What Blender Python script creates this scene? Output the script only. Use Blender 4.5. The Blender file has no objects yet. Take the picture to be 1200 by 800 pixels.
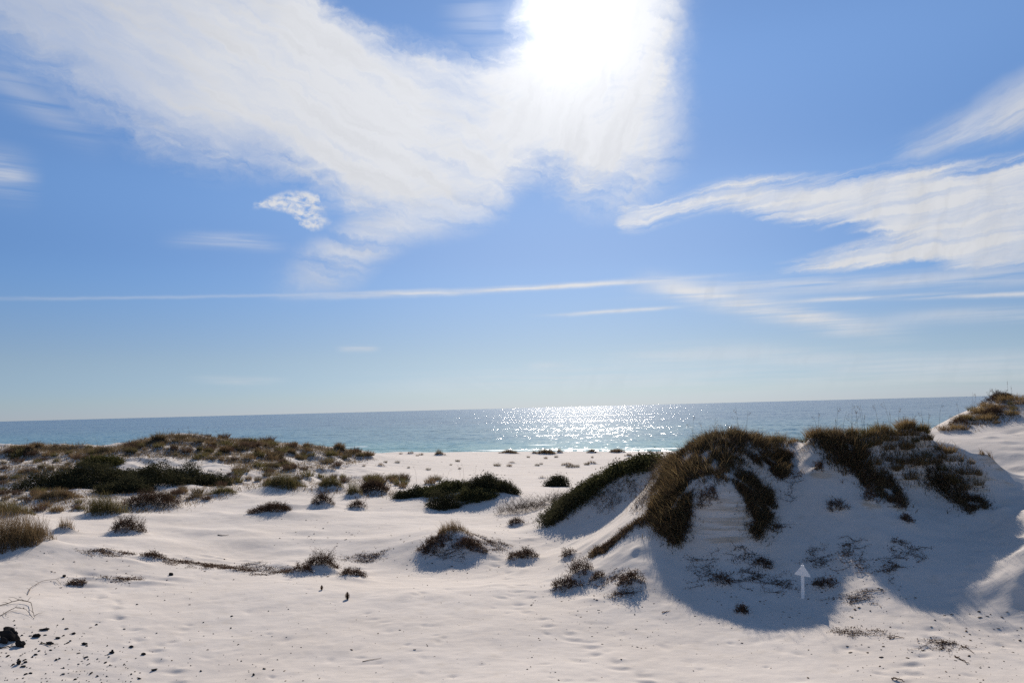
import bpy, math, os
import numpy as np
from mathutils import Matrix, Vector

rng = np.random.default_rng(7)
C = bpy.context.scene.collection
PI = math.pi

# ------------------------------------------------------------------ camera
F = 933.0                      # focal length in pixels of the 1200 px wide photo
CAMZ = 8.5
PITCH = math.atan(78.0 / F)
ROLL = -math.radians(1.48)
Rcam = (Matrix.Rotation(math.radians(90) + PITCH, 3, 'X') @ Matrix.Rotation(ROLL, 3, 'Z'))
cam = bpy.data.objects.new('camera', bpy.data.cameras.new('camera'))
C.objects.link(cam)
cam.matrix_world = Matrix.Translation((0, 0, CAMZ)) @ Rcam.to_4x4()
cam.data.sensor_width = 36.0
cam.data.lens = F / 1200 * 36
cam.data.clip_start = 0.1
cam.data.clip_end = 80000
bpy.context.scene.camera = cam
RC = np.array(Rcam)

def ray(px, py):
    d = RC @ np.array([(px - 600) / F, -(py - 400) / F, -1.0])
    return d / np.linalg.norm(d)
def az_slope(px, py):
    d = ray(px, py); h = math.hypot(d[0], d[1])
    return math.atan2(d[0], d[1]), d[2] / h
def az_el(px, py):
    a, s = az_slope(px, py)
    return a, math.atan(s)

SUN_AZ, SUN_EL = az_el(664, 12)

# ------------------------------------------------------------------ mesh helpers
def mesh_np(name, V, Fc, smooth=False):
    V = np.asarray(V, np.float32); Fc = np.asarray(Fc, np.int32)
    me = bpy.data.meshes.new(name)
    me.vertices.add(len(V)); me.vertices.foreach_set('co', V.ravel())
    k = Fc.shape[1]
    me.loops.add(Fc.size); me.loops.foreach_set('vertex_index', Fc.ravel())
    me.polygons.add(len(Fc))
    me.polygons.foreach_set('loop_start', np.arange(0, Fc.size, k, dtype=np.int32))
    if smooth: me.polygons.foreach_set('use_smooth', np.ones(len(Fc), bool))
    me.update(); me.validate()
    return me
def obj(name, me, mat=None, parent=None, loc=None):
    o = bpy.data.objects.new(name, me); C.objects.link(o)
    if mat is not None and me is not None: me.materials.append(mat)
    if parent is not None: o.parent = parent
    if loc is not None: o.location = [float(c) for c in loc]
    return o
def tag(o, label=None, cat=None, group=None, kind=None):
    if label: o['label'] = label
    if cat: o['category'] = cat
    if group: o['group'] = group
    if kind: o['kind'] = kind
    return o

# ------------------------------------------------------------------ noise
def _hash(ix, iy, seed):
    h = (ix.astype(np.int64) * 374761393 + iy.astype(np.int64) * 668265263 + seed * 982451653) & 0xffffffff
    h = ((h ^ (h >> 13)) * 1274126177) & 0xffffffff
    return ((h ^ (h >> 16)) & 0xffff) / 65535.0
def vnoise(x, y, seed=0):
    ix = np.floor(x); iy = np.floor(y); fx = x - ix; fy = y - iy
    u = fx * fx * fx * (fx * (fx * 6 - 15) + 10); v = fy * fy * fy * (fy * (fy * 6 - 15) + 10)
    a = _hash(ix, iy, seed); b = _hash(ix + 1, iy, seed); c = _hash(ix, iy + 1, seed); d = _hash(ix + 1, iy + 1, seed)
    return (a + (b - a) * u + (c - a) * v + (a - b - c + d) * u * v) * 2 - 1
def fbm(x, y, oct=4, seed=0, gain=0.5):
    s = 0; a = 1.0
    for i in range(oct):
        c, sn = math.cos(i * 0.9), math.sin(i * 0.9)
        s = s + a * vnoise(x * c - y * sn + 17.3 * i, x * sn + y * c, seed + i); a *= gain; x = x * 2.03; y = y * 2.03
    return s
def sstep(a, b, x):
    t = np.clip((x - a) / (b - a), 0, 1); return t * t * (3 - 2 * t)

# ------------------------------------------------------------------ terrain height field
def shore_d(x, y):             # metres landward of the waterline
    return (163 - 0.33 * x - y) * 0.95
def z_base(x, y):
    return np.interp(shore_d(x, y), [-400, -60, 0, 20, 60, 100, 4000], [-9, -3, 0, 1.2, 2.1, 3.1, 3.5])

# (px, py, distance) of ground seen in the photo
P = [
 # bottom and foreground sheet
 (-40,800,17.6),(100,800,16.9),(300,800,15.6),(600,800,14.4),(900,800,15.0),(1200,800,16.2),
 (0,720,21.5),(150,730,20.5),(350,730,19.3),(600,730,18.4),(780,760,16.9),(1000,770,17.0),(1150,760,18.0),
 (0,652,28),(-60,664,27),(60,641,29),(130,646,29),(200,651,29),(300,657,28.5),(350,656,27.5),(430,668,26.5),
 (60,690,24.2),(200,690,23.6),(350,690,22.8),(500,690,21.8),(600,690,21.6),
 (250,672,25.6),(420,682,24.0),
 # behind the left bank
 (20,640,31.0),(0,618,33.0),(28,622,33.0),(-40,610,33),(15,608,36),(100,622,34),(200,625,34),(300,630,32.5),(400,640,29.5),(480,640,28.4),
 (100,606,38),(160,600,40),(230,583,45),(300,578,46),(360,572,48),(400,571,48),(450,575,47),
 (320,607,36.5),(250,608,37),(400,602,37.5),(480,602,37),(440,620,33),
 (0,600,42),(0,570,58),(0,545,74),(0,523,88),(60,522,88),(120,525,86),(-80,524,90),(-80,570,60),
 (60,570,55),(150,574,48),(200,569,50),(250,565,52),(330,563,55),(400,562,57),(60,545,66),(110,535,72),
 (160,517,78),(200,510,76),(235,510,76),(300,516,78),(350,521,80),(400,527,85),(430,531,90),
 (200,530,68),(170,535,66),(200,548,62),(300,545,62),(300,530,70),(370,540,70),(250,530,69),(250,548,60),(390,550,64),
 (450,545,75),(500,550,73),(520,575,48),(450,530,112),(520,531,112),(600,535,110),(600,545,85),(600,560,60),(700,535,108),(700,548,82),(760,535,100),
 (620,580,43),(480,585,42),(450,560,58),
 # tuft mound in the middle
 (530,627,27.6),(500,640,27.6),(560,640,27.2),(530,657,26.4),(590,645,27.4),(540,617,30.5),(620,640,28.0),
 # green bush mound
 (540,574,42.0),(575,573,41.5),(510,578,42),(510,597,39),(540,600,38.6),(580,598,38.6),(610,600,37.5),(560,568,45),
 (640,600,35.0),(620,615,33.0),
 # diagonal ridge
 (640,614,31.0),(680,583,31.5),(720,553,32),(755,543,31.5),(790,532,30),
 (700,610,29.6),(740,585,30),(650,640,28.4),(690,628,28.2),(735,600,27.6),
 (765,588,25.6),(745,603,25.4),(720,622,25.0),(700,640,24.7),(675,665,23.6),(650,668,24.2),
 (735,640,23.0),(720,660,22.2),(690,690,21.3),(650,700,20.8),(740,690,20.6),
 # main dune, left lobe
 (785,540,27.6),(800,527,27),(825,520,26.3),(850,517,26.0),(880,515,26.5),(900,514,27.5),(925,516,30),
 (850,642,22.3),(850,600,22.9),(850,562,23.6),(810,600,23.2),(800,560,24.8),(770,620,23.2),(775,570,25.4),(790,644,22.2),(820,645,22.2),
 (895,560,25.3),(895,600,23.9),(890,640,22.6),
 (850,665,21.6),(800,670,21.4),(900,680,21.3),(760,660,21.6),
 (925,560,26.9),(950,600,24.4),(950,560,25.6),(930,640,22.9),
 # right lobe
 (945,517,26.9),(970,517,27.0),(1000,517,27.4),(1025,516,27.6),(1060,516,27.9),(1090,519,28.1),(1112,527,27.9),(1137,541,27.6),(1160,574,27.2),
 (970,540,26.2),(1000,556,26.0),(1030,560,26.2),(1060,562,26.9),(1100,575,27.0),(1135,590,26.3),(1162,603,25.9),
 (1000,600,24.4),(1050,600,24.9),(1050,630,23.6),(1100,620,24.6),(1100,650,23.2),(1150,625,24.8),(1000,650,22.5),
 (1000,700,20.5),(1100,700,21),(1190,720,20.5),(950,700,20.7),(880,740,18.2),(1060,735,18.9),
 # just behind the brinks
 (790,545,31.5),(825,531,28.4),(850,529,28.2),(880,527,28.6),(925,522,32),(960,529,29.2),(1000,529,29.6),(1050,528,31),(1092,531,31.5),(1130,550,31.5),
 # far right
 (1196,640,22.9),(1240,640,22.0),(1203,600,25.2),(1170,640,23.8),(1200,560,30),(1170,530,33),(1170,508,37),(1145,492,40),(1165,470,43),(1128,482,42),(1095,499,40),(1200,468,42),(1260,462,42),(1060,508,38),
 (1260,560,30),(1260,700,21),
]
pts = []
for px, py, r in P:
    a, s = az_slope(px, py); x, y = r * math.sin(a), r * math.cos(a); z = CAMZ + r * s
    pts.append((a, r, z - float(z_base(x, y))))
def Q(px, r, z):
    a, _ = az_slope(px, 480); x, y = r * math.sin(a), r * math.cos(a)
    pts.append((a, r, z - float(z_base(x, y))))
for px, r, z in [(0,110,3.4),(100,110,3.2),(200,105,3.4),(300,105,3.0),(400,110,2.2),(0,140,2),(200,145,1.6),(350,150,1.0),(500,150,.65),
                 (600,145,.65),(700,140,.6),(850,135,.6),(1000,130,.6),(1150,120,.8),(850,90,2.0),(1000,90,2.0),
                 (800,34,5.0),(850,32,5.6),(900,34,5.5),(950,36,5.3),(800,42,3.6),(880,42,3.8),(960,44,4.0),(1030,40,5.6),
                 (850,60,2.8),(1000,60,3.0),(1100,55,4.4),(1200,55,5.2),(1200,75,3.2),(1100,80,2.6),(740,40,4.2),(690,40,3.9),(760,60,2.9),
                 (1400,30,5),(1400,45,7),(1400,80,3),(1400,18,3.6),(-300,30,4.5),(-300,60,4.6),(-300,88,5.6),(-300,120,2.8),(-300,17,3.6),
                 (600,190,-2.5),(0,215,-2.5),(1200,175,-2.5),
                 (600,11,3.9),(0,11,4.0),(1200,11,4.0),(600,8,4.6),(0,8,4.6),(1200,8,4.6)]:
    Q(px, r, z)
pts = np.array(pts)

FA = math.radians(37)
nf = 760
az_f = np.linspace(-FA, FA, nf)
az_o = np.concatenate([np.linspace(-PI, -FA, 90)[:-1], az_f, np.linspace(FA, PI, 90)[1:]])
r_g = np.concatenate([[0.4, 2, 4, 6], np.exp(np.arange(math.log(8), math.log(215), 0.0031)), [230, 260, 320, 420, 600, 1000, 2000, 3500]])
A, R = np.meshgrid(az_o, r_g, indexing='ij')
X = R * np.sin(A); Y = R * np.cos(A)

def rbf_eval(a, lr):
    c2 = 0.03 ** 2
    pa, pl, pv = pts[:, 0], np.log(pts[:, 1]), pts[:, 2]
    K = np.sqrt((pa[:, None] - pa[None]) ** 2 + (pl[:, None] - pl[None]) ** 2 + c2)
    n = len(pa)
    M = np.zeros((n + 1, n + 1)); M[:n, :n] = K - np.eye(n) * 0.004; M[n, :n] = 1; M[:n, n] = 1
    w = np.linalg.solve(M, np.append(pv, 0))
    out = np.empty(a.size); af = a.ravel(); lf = lr.ravel()
    for i in range(0, a.size, 20000):
        s = slice(i, i + 20000)
        out[s] = np.sqrt((af[s, None] - pa) ** 2 + (lf[s, None] - pl) ** 2 + c2) @ w[:n] + w[n]
    return out.reshape(a.shape)

fine = np.abs(A) < math.radians(60)
resid = np.zeros_like(A)
rr = np.clip(R, 7, 260)
resid[fine] = rbf_eval(A[fine], np.log(rr[fine]))
fade = 1 - sstep(math.radians(42), math.radians(60), np.abs(A))
fade *= 1 - sstep(190, 320, R)
Z = z_base(X, Y) + resid * fade
near = 1 - sstep(5, 12, R)
Z = Z * (1 - near) + near * 5.8                                  # the dune the camera stands on
hinter = sstep(math.radians(55), math.radians(80), np.abs(A)) * sstep(20, 60, R) * sstep(15, 60, shore_d(X, Y))
Z += hinter * (1.5 + 2.2 * fbm(X / 40, Y / 40, 4, 91))
# roughness of the sand: dunes lumpier than the flats, beach smooth
sea_fade = sstep(2, 30, shore_d(X, Y))
rough_l = sstep(40, 60, R) * sstep(math.radians(-8), math.radians(-13), A) * (1 - sstep(85, 100, R))
Z += sea_fade * (0.04 * fbm(X / 3.1, Y / 3.1, 3, 5) + 0.008 * fbm(X / 0.6, Y / 0.6, 3, 9))
Z += rough_l * (0.28 * fbm(X / 3.0, Y / 3.0, 4, 31))
Z += 0.03 * sstep(math.radians(3), math.radians(9), A) * sstep(18, 21, R) * (1 - sstep(30, 36, R)) * fbm(X / 0.8, Y / 0.8, 3, 44)
Z += 0.004 * sea_fade * fbm(X / 0.25, Y / 0.25, 2, 77) * (R < 45)

i0 = int(np.searchsorted(az_o, -FA + 1e-9)) - 1
def height(x, y):
    x = np.asarray(x, float); y = np.asarray(y, float)
    a = np.clip(np.arctan2(x, y), -FA + 1e-6, FA - 1e-6); r = np.hypot(x, y)
    fi = (a + FA) / (2 * FA) * (nf - 1); i = np.clip(fi.astype(int), 0, nf - 2); fi = fi - i; i = i + i0 + (0 if abs(az_o[i0] + FA) < 1e-6 else 1)
    j = np.clip(np.searchsorted(r_g, r) - 1, 0, len(r_g) - 2); fj = np.clip((r - r_g[j]) / (r_g[j + 1] - r_g[j]), 0, 1)
    return (Z[i, j] * (1 - fi) * (1 - fj) + Z[i + 1, j] * fi * (1 - fj) + Z[i, j + 1] * (1 - fi) * fj + Z[i + 1, j + 1] * fi * fj)
RS = np.exp(np.linspace(math.log(9), math.log(200), 2600))
def hit(px, py):
    """first ground point seen through a photo pixel (None: sky or sea)"""
    a, s = az_slope(px, py)
    zt = height(RS * math.sin(a), RS * math.cos(a)); k = np.nonzero(CAMZ + RS * s < zt)[0]
    if len(k) == 0: return None
    r = RS[k[0]]; x, y = r * math.sin(a), r * math.cos(a)
    if shore_d(x, y) < 3: return None
    return np.array([x, y, float(height(x, y))])
def bump(x, y, h, rad, tail=1.0, ang=0.0):
    """heap a soft mound of sand on the height field"""
    dx, dy = X - x, Y - y
    m = (np.abs(dx) < rad * 3.2 * max(1, tail)) & (np.abs(dy) < rad * 3.2 * max(1, tail))
    c, s = math.cos(ang), math.sin(ang)
    u = dx[m] * c + dy[m] * s; v = -dx[m] * s + dy[m] * c
    Z[m] += h * np.exp(-((u / (rad * tail)) ** 2 + (v / rad) ** 2))

# ------------------------------------------------------------------ where the plants stand
def in_poly(poly, n, r):
    poly = np.array(poly, float); lo, hi = poly.min(0), poly.max(0); out = []
    while len(out) < n:
        p = r.uniform(lo, hi, (n * 3, 2)); x, y = p[:, 0], p[:, 1]; ins = np.zeros(len(p), bool)
        j = len(poly) - 1
        for i in range(len(poly)):
            xi, yi = poly[i]; xj, yj = poly[j]
            cond = ((yi > y) != (yj > y)) & (x < (xj - xi) * (y - yi) / (yj - yi + 1e-9) + xi)
            ins ^= cond; j = i
        out += list(map(tuple, p[ins]))
    return out[:n]

# hand placed plants: name, px, py of the front foot, width, height (photo px), style, label, category
HAND = [
 # green scrub, left
 ('scrub_bush', 102, 574, 126, 20, 'scrub', 'low dark green scrub mound, wide left half of the big scrub thicket', 'bush'),
 ('scrub_bush', 203, 568, 112, 22, 'scrub', 'low dark green scrub mound, long right half of the big scrub thicket', 'bush'),
 ('scrub_bush', 122, 549, 36, 9, 'olive', 'yellow-green bump of scrub rising at the back of the big left thicket', 'bush'),
 ('scrub_bush', 150, 578, 56, 14, 'scrub', 'dark scrub bush in the dip between both halves of the left thicket', 'bush'),
 ('grass_clump', 124, 608, 52, 33, 'olive_grass', 'rounded bushy olive grass clump in front of the big scrub thicket', 'grass clump'),
 ('brown_shrub', 180, 598, 62, 26, 'brush', 'dark brown low shrub right of the rounded olive grass clump', 'shrub'),
 ('brown_shrub', 149, 630, 38, 20, 'brush', 'dark brown hummock shrub throwing a blue shadow on open sand at left', 'shrub'),
 ('grass_clump', 77, 625, 24, 18, 'grass', 'thin brown tuft left of the dark hummock shrub', 'grass clump'),
 ('grass_clump', 10, 652, 96, 58, 'grass', 'shaggy brown grass bank cut by the left edge of the photo', 'grass clump'),
 ('grass_clump', 42, 643, 34, 20, 'grass', 'reddish grass fringe at the right end of the bank on the left edge', 'grass clump'),
 ('grass_clump', 12, 608, 60, 20, 'olive_grass', 'olive grass strip behind the shaggy bank on the left edge', 'grass clump'),
 ('grass_clump', 332, 577, 58, 18, 'olive_grass', 'long low olive grass row on the lip of the pale sand hump', 'grass clump'),
 ('grass_clump', 388, 575, 30, 20, 'olive_grass', 'upright olive clump right of the long grass row on the hump', 'grass clump'),
 ('brown_shrub', 378, 595, 26, 16, 'brush', 'brown spiky shrub hanging below the upright olive clump', 'shrub'),
 ('grass_clump', 415, 583, 22, 22, 'olive_grass', 'narrow olive clump standing between two brown shrubs on the hump', 'grass clump'),
 ('brown_shrub', 437, 580, 32, 18, 'brush', 'grey-brown loose shrub behind the hump, left of the flat green bush', 'shrub'),
 ('brown_shrub', 418, 597, 20, 12, 'brush', 'small brown shrub below the narrow olive clump', 'shrub'),
 ('brown_shrub', 318, 606, 48, 12, 'brush', 'dark spreading vine patch on the face of the pale sand hump', 'shrub'),
 ('grass_clump', 262, 583, 38, 12, 'olive_grass', 'low grass at the left end of the pale sand hump', 'grass clump'),
 ('grass_clump', 68, 590, 64, 12, 'grass', 'thin brown grass band left of the rounded olive clump', 'grass clump'),
 # green bushes, middle
 ('scrub_bush', 580, 577, 46, 20, 'scrub', 'tall rounded dark green bush in the middle by the beach', 'bush'),
 ('scrub_bush', 560, 578, 28, 13, 'scrub', 'smaller rounded bush against the left side of the tall round bush', 'bush'),
 ('scrub_bush', 522, 580, 62, 9, 'green', 'flat bright green bush spreading left of the tall round bush', 'bush'),
 ('scrub_bush', 520, 597, 36, 14, 'scrub', 'dark bush at the left end of the shaded sand lump', 'bush'),
 ('scrub_bush', 557, 589, 44, 8, 'green', 'thin green bush along the top of the shaded sand lump', 'bush'),
 ('brown_shrub', 484, 583, 38, 9, 'scrub', 'flat dark strip of scrub left of the shaded sand lump', 'shrub'),
 ('scrub_bush', 652, 570, 25, 11, 'scrub', 'small round grey-green bush behind the brown twigs', 'bush'),
 ('brown_shrub', 612, 602, 62, 26, 'twig', 'loose brown twiggy shrub between the middle bushes and the diagonal hedge', 'shrub'),
 ('brown_shrub', 650, 590, 40, 22, 'twig', 'brown twiggy shrub beside the foot of the diagonal green hedge', 'shrub'),
 # tuft mound and neighbours
 ('grass_clump', 530, 634, 50, 15, 'grass', 'straw and brown grass crowning the small sand hummock at centre', 'grass clump'),
 ('brown_shrub', 508, 650, 38, 13, 'brush', 'dark brown shrub on the left side of the small centre hummock', 'shrub'),
 ('brown_shrub', 553, 650, 36, 11, 'brush', 'dark brown shrub on the right side of the small centre hummock', 'shrub'),
 ('brown_shrub', 575, 643, 42, 9, 'vine', 'trailing brown vine running right from the centre hummock', 'shrub'),
 ('brown_shrub', 530, 657, 68, 7, 'vine', 'flat dark litter vine at the foot of the centre hummock', 'shrub'),
 ('brown_shrub', 612, 660, 36, 15, 'brush', 'lone dark brown shrub on sand between centre hummock and spur', 'shrub'),
 ('brown_shrub', 604, 617, 20, 10, 'brush', 'tiny brown shrub on pale sand above the lone dark shrub', 'shrub'),
 ('brown_shrub', 666, 655, 18, 12, 'brush', 'small dark tuft on the lower end of the bright sand spur', 'shrub'),
 ('brown_shrub', 680, 680, 30, 20, 'brush', 'ragged brown root clump at the foot of the bright sand spur', 'shrub'),
 ('brown_shrub', 662, 694, 34, 14, 'brush', 'low dark root clump at lower left of the spur foot', 'shrub'),
 ('brown_shrub', 700, 683, 18, 9, 'brush', 'small dark clump right of the ragged root clump', 'shrub'),
 ('brown_shrub', 738, 690, 34, 11, 'brush', 'long dark root clump nearest the left edge of the big shadow', 'shrub'),
 ('brown_shrub', 712, 684, 30, 6, 'vine', 'dark string of roots joining the clumps below the spur', 'shrub'),
 ('brown_shrub', 727, 702, 18, 5, 'vine', 'little dark streak of litter below the long root clump', 'shrub'),
 # left foreground ridge
 ('brown_shrub', 378, 671, 38, 18, 'brush', 'largest brown hummock shrub on the low foreground ridge', 'shrub'),
 ('brown_shrub', 353, 674, 26, 11, 'brush', 'small brown shrub left of the largest foreground hummock', 'shrub'),
 ('brown_shrub', 413, 678, 30, 11, 'brush', 'dark brown shrub right of the largest foreground hummock', 'shrub'),
 ('brown_shrub', 430, 659, 48, 8, 'vine', 'thin scattered vine on sand right of the foreground hummock', 'shrub'),
 ('brown_shrub', 325, 674, 44, 10, 'vine', 'brown vine mat trailing left from the foreground hummock', 'shrub'),
 ('brown_shrub', 286, 671, 44, 13, 'vine', 'brown root mat hanging on the middle of the foreground ridge', 'shrub'),
 ('brown_shrub', 250, 668, 42, 12, 'vine', 'brown root mat on the ridge left of the middle mat', 'shrub'),
 ('brown_shrub', 212, 662, 44, 9, 'vine', 'thin brown root mat further left on the foreground ridge', 'shrub'),
 ('brown_shrub', 180, 658, 26, 9, 'brush', 'dark low clump near the left end of the foreground ridge', 'shrub'),
 ('brown_shrub', 130, 655, 60, 6, 'vine', 'pale scattered stems at the left end of the foreground ridge', 'shrub'),
 ('brown_shrub', 140, 683, 50, 7, 'vine', 'dark streaked root mat in the hollow under the ridge', 'shrub'),
 ('brown_shrub', 90, 686, 22, 5, 'brush', 'small dark mat left of the streaked root mat', 'shrub'),
 # shaded bowl of the big dune
 ('brown_shrub', 824, 684, 26, 16, 'vine', 'tangled root patch at the left of the shaded bowl', 'shrub'),
 ('brown_shrub', 846, 689, 24, 12, 'brush', 'brown clump right of the tangled root patch in the bowl', 'shrub'),
 ('brown_shrub', 875, 662, 26, 9, 'vine', 'thin brown runner above the bowl clumps', 'shrub'),
 ('brown_shrub', 895, 669, 24, 9, 'brush', 'dark flat clump upper left of the white arrow sign', 'shrub'),
 ('brown_shrub', 880, 692, 40, 14, 'vine', 'scattered roots left of the white arrow sign', 'shrub'),
 ('brown_shrub', 912, 695, 34, 10, 'vine', 'slanting runner just left of the white arrow sign post', 'shrub'),
 ('brown_shrub', 871, 722, 14, 10, 'brush', 'small brown clump low in the big shadow', 'shrub'),
 ('brown_shrub', 955, 667, 24, 14, 'vine', 'slanting dark runner upper right of the white arrow sign', 'shrub'),
 ('brown_shrub', 968, 692, 26, 10, 'brush', 'faint brown clump right of the white arrow sign', 'shrub'),
 ('brown_shrub', 1000, 676, 24, 22, 'vine', 'long slanting runner in the bowl right of the sign', 'shrub'),
 ('brown_shrub', 1060, 657, 30, 14, 'vine', 'upper runner patch in the right part of the shadow', 'shrub'),
 ('brown_shrub', 1050, 676, 28, 9, 'vine', 'lower runner patch in the right part of the shadow', 'shrub'),
 ('brown_shrub', 982, 602, 22, 12, 'brush', 'lone dark clump alone on the shaded dune face', 'shrub'),
 ('brown_shrub', 1064, 616, 14, 9, 'brush', 'small dark clump on the shaded face at right', 'shrub'),
 ('brown_shrub', 928, 590, 9, 16, 'vine', 'thin hanging root right of the dark tongue of the dune mat', 'shrub'),
 ('brown_shrub', 908, 625, 14, 4, 'vine', 'short dark root beside the tip of the dark tongue', 'shrub'),
 ('brown_shrub', 830, 598, 26, 14, 'brush', 'dark clump on the pale scarp under the dune mat', 'shrub'),
 ('brown_shrub', 960, 557, 12, 12, 'brush', 'small clump on shaded sand left of the right-hand mat', 'shrub'),
 ('brown_shrub', 1020, 594, 16, 16, 'brush', 'hanging clump below the right-hand mat, left one', 'shrub'),
 ('brown_shrub', 1052, 598, 18, 14, 'brush', 'hanging clump below the right-hand mat, right one', 'shrub'),
 ('grass_clump', 1152, 540, 8, 11, 'grass', 'left one of two little upright tufts on the sunny right slope', 'grass clump'),
 ('grass_clump', 1162, 544, 8, 14, 'grass', 'right one of two little upright tufts on the sunny right slope', 'grass clump'),
 ('brown_shrub', 1172, 472, 32, 12, 'brush', 'dark shrub on the highest point of the far right dune', 'shrub'),
 ('brown_shrub', 1163, 492, 26, 14, 'brush', 'dark shrub just below the top of the far right dune', 'shrub'),
 ('brown_shrub', 1124, 500, 20, 11, 'brush', 'brown shrub half way down the crest of the far right dune', 'shrub'),
 # beach
 ('beach_tuft', 515, 534, 15, 7, 'grass', 'brown tuft on its own sand bump, leftmost big one of the open beach', 'grass clump'),
 ('beach_tuft', 597, 532, 26, 5, 'grass', 'low long tuft on the beach above the tall round bush', 'grass clump'),
 ('beach_tuft', 641, 533, 26, 8, 'grass', 'broad brown tuft on the beach below the brightest glitter', 'grass clump'),
 ('beach_tuft', 627, 532, 10, 4, 'grass', 'tiny tuft touching the left of the broad brown beach tuft', 'grass clump'),
 ('beach_tuft', 656, 531, 8, 6, 'grass', 'tiny upright tuft right of the broad brown beach tuft', 'grass clump'),
 ('beach_tuft', 694, 531, 15, 5, 'grass', 'low tuft on the beach between the broad tuft and the big dune', 'grass clump'),
 ('beach_tuft', 723, 531, 22, 6, 'grass', 'reddish flat tuft on the beach nearest the big dune', 'grass clump'),
 ('beach_tuft', 737, 535, 12, 4, 'grass', 'small brown tuft just below the reddish flat beach tuft', 'grass clump'),
 ('beach_tuft', 665, 546, 16, 5, 'grass', 'grey-brown stems on the middle of the beach', 'grass clump'),
 ('beach_tuft', 694, 544, 14, 5, 'grass', 'grey-brown stems on the beach right of the other stems', 'grass clump'),
 ('beach_tuft', 481, 532, 9, 4, 'grass', 'tiny dark tuft on the beach right of the left dune', 'grass clump'),
 ('beach_tuft', 447, 547, 14, 5, 'grass', 'dark tuft on the beach below the end of the left dune', 'grass clump'),
 ('beach_tuft', 600, 543, 10, 3, 'grass', 'faint flat tuft in the middle of the beach above the bushes', 'grass clump'),
 ('beach_tuft', 636, 561, 12, 5, 'grass', 'small tuft on the beach right of the tall round bush', 'grass clump'),
]
for h_ in (376, 389): HAND.append(('beach_tuft', h_, 553, 14, 6, 'grass', 'left one of two brown tufts below the left dune tail' if h_ == 376 else 'right one of two brown tufts below the left dune tail', 'grass clump'))

# patches traced on the dune faces: name, polygon in photo px, depth behind, style, label, category, blade height
PATCH = [
 ('grass_mat', [(786,536),(800,523),(850,514),(905,511),(922,517),(925,533),(905,543),(895,552),(880,548),(872,566),(858,558),(848,578),(836,566),(822,574),(805,566),(790,560),(780,548)], 1.6, 'thatch', 'thick dark brown grass mat capping the left top of the big dune', 'grass mat', .42, 30),
 ('grass_mat', [(788,534),(776,542),(764,565),(762,600),(758,612),(766,622),(776,630),(795,641),(807,626),(806,600),(800,582),(810,562),(826,548),(812,530)], .35, 'thatch', 'dark brown mat hanging down the left flank of the big dune to its foot', 'grass mat', .40, 22),
 ('grass_mat', [(776,560),(802,558),(812,585),(806,615),(800,640),(785,642),(768,625),(764,598)], .25, 'thatch', 'ragged brown curtain of roots at the lower left foot of the big dune', 'grass mat', .40, 16),
 ('grass_mat', [(858,556),(886,563),(904,583),(909,600),(900,612),(889,630),(881,631),(881,602),(868,580)], .15, 'thatch', 'dark tongue of hanging grass on the right of the pale scarp', 'grass mat', .34, 18),
 ('grass_mat', [(895,538),(925,534),(922,557),(912,562),(903,552)], .2, 'thatch', 'small dark flap of mat under the gap in the dune crest', 'grass mat', .30, 14),
 ('grass_mat', [(722,629),(745,613),(765,601),(776,606),(765,615),(745,620),(728,635)], .2, 'thatch', 'thin brown lip of roots along the top of the bright spur', 'grass mat', .13, 5),
 ('grass_mat', [(692,648),(706,640),(718,630),(723,636),(709,649),(696,656)], .2, 'thatch', 'small brown lip of roots at the lower part of the spur', 'grass mat', .14, 6),
 ('grass_mat', [(943,510),(958,508),(975,512),(990,520),(1008,528),(1018,545),(1022,560),(1003,563),(986,556),(968,541),(960,529),(945,522)], .6, 'thatch', 'dark shaggy mat at the left end of the right-hand crest', 'grass mat', .42, 12),
 ('grass_mat', [(1000,560),(1020,553),(1045,562),(1062,590),(1055,600),(1040,590),(1025,582),(1008,572)], .25, 'thatch', 'dark mat hanging below the right-hand crest at middle', 'grass mat', .30, 8),
 ('grass_mat', [(1068,552),(1095,560),(1122,572),(1150,588),(1162,601),(1138,600),(1140,608),(1120,592),(1098,578),(1080,566)], .25, 'thatch', 'long dark fringe of grass along the right brink above the shadow', 'grass mat', .24, 9),
 ('scrub_hedge', [(636,620),(641,602),(664,582),(680,575),(690,590),(672,602),(657,613),(645,620)], .5, 'scrub', 'dark lower third of the diagonal green hedge on the ridge', 'bush', .26, 26),
 ('scrub_hedge', [(668,585),(695,563),(722,548),(728,560),(712,572),(698,584),(684,592)], .5, 'green', 'middle third of the diagonal green hedge on the ridge', 'bush', .26, 26),
 ('scrub_hedge', [(715,553),(738,542),(758,537),(776,540),(768,552),(745,557),(726,563)], .8, 'green', 'bright green upper third of the diagonal hedge near the big dune', 'bush', .26, 26),
 ('brown_shrub', [(690,592),(712,575),(735,565),(750,570),(742,585),(715,602),(700,604)], .2, 'twig', 'thin brown vines on shaded sand right of the diagonal hedge', 'shrub', .25, 9),
 ('brown_shrub', [(765,552),(782,541),(786,556),(770,578),(748,604),(738,602),(752,580)], .2, 'twig', 'brown twigs between the green hedge and the dark dune mat', 'shrub', .38, 14),
]
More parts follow.
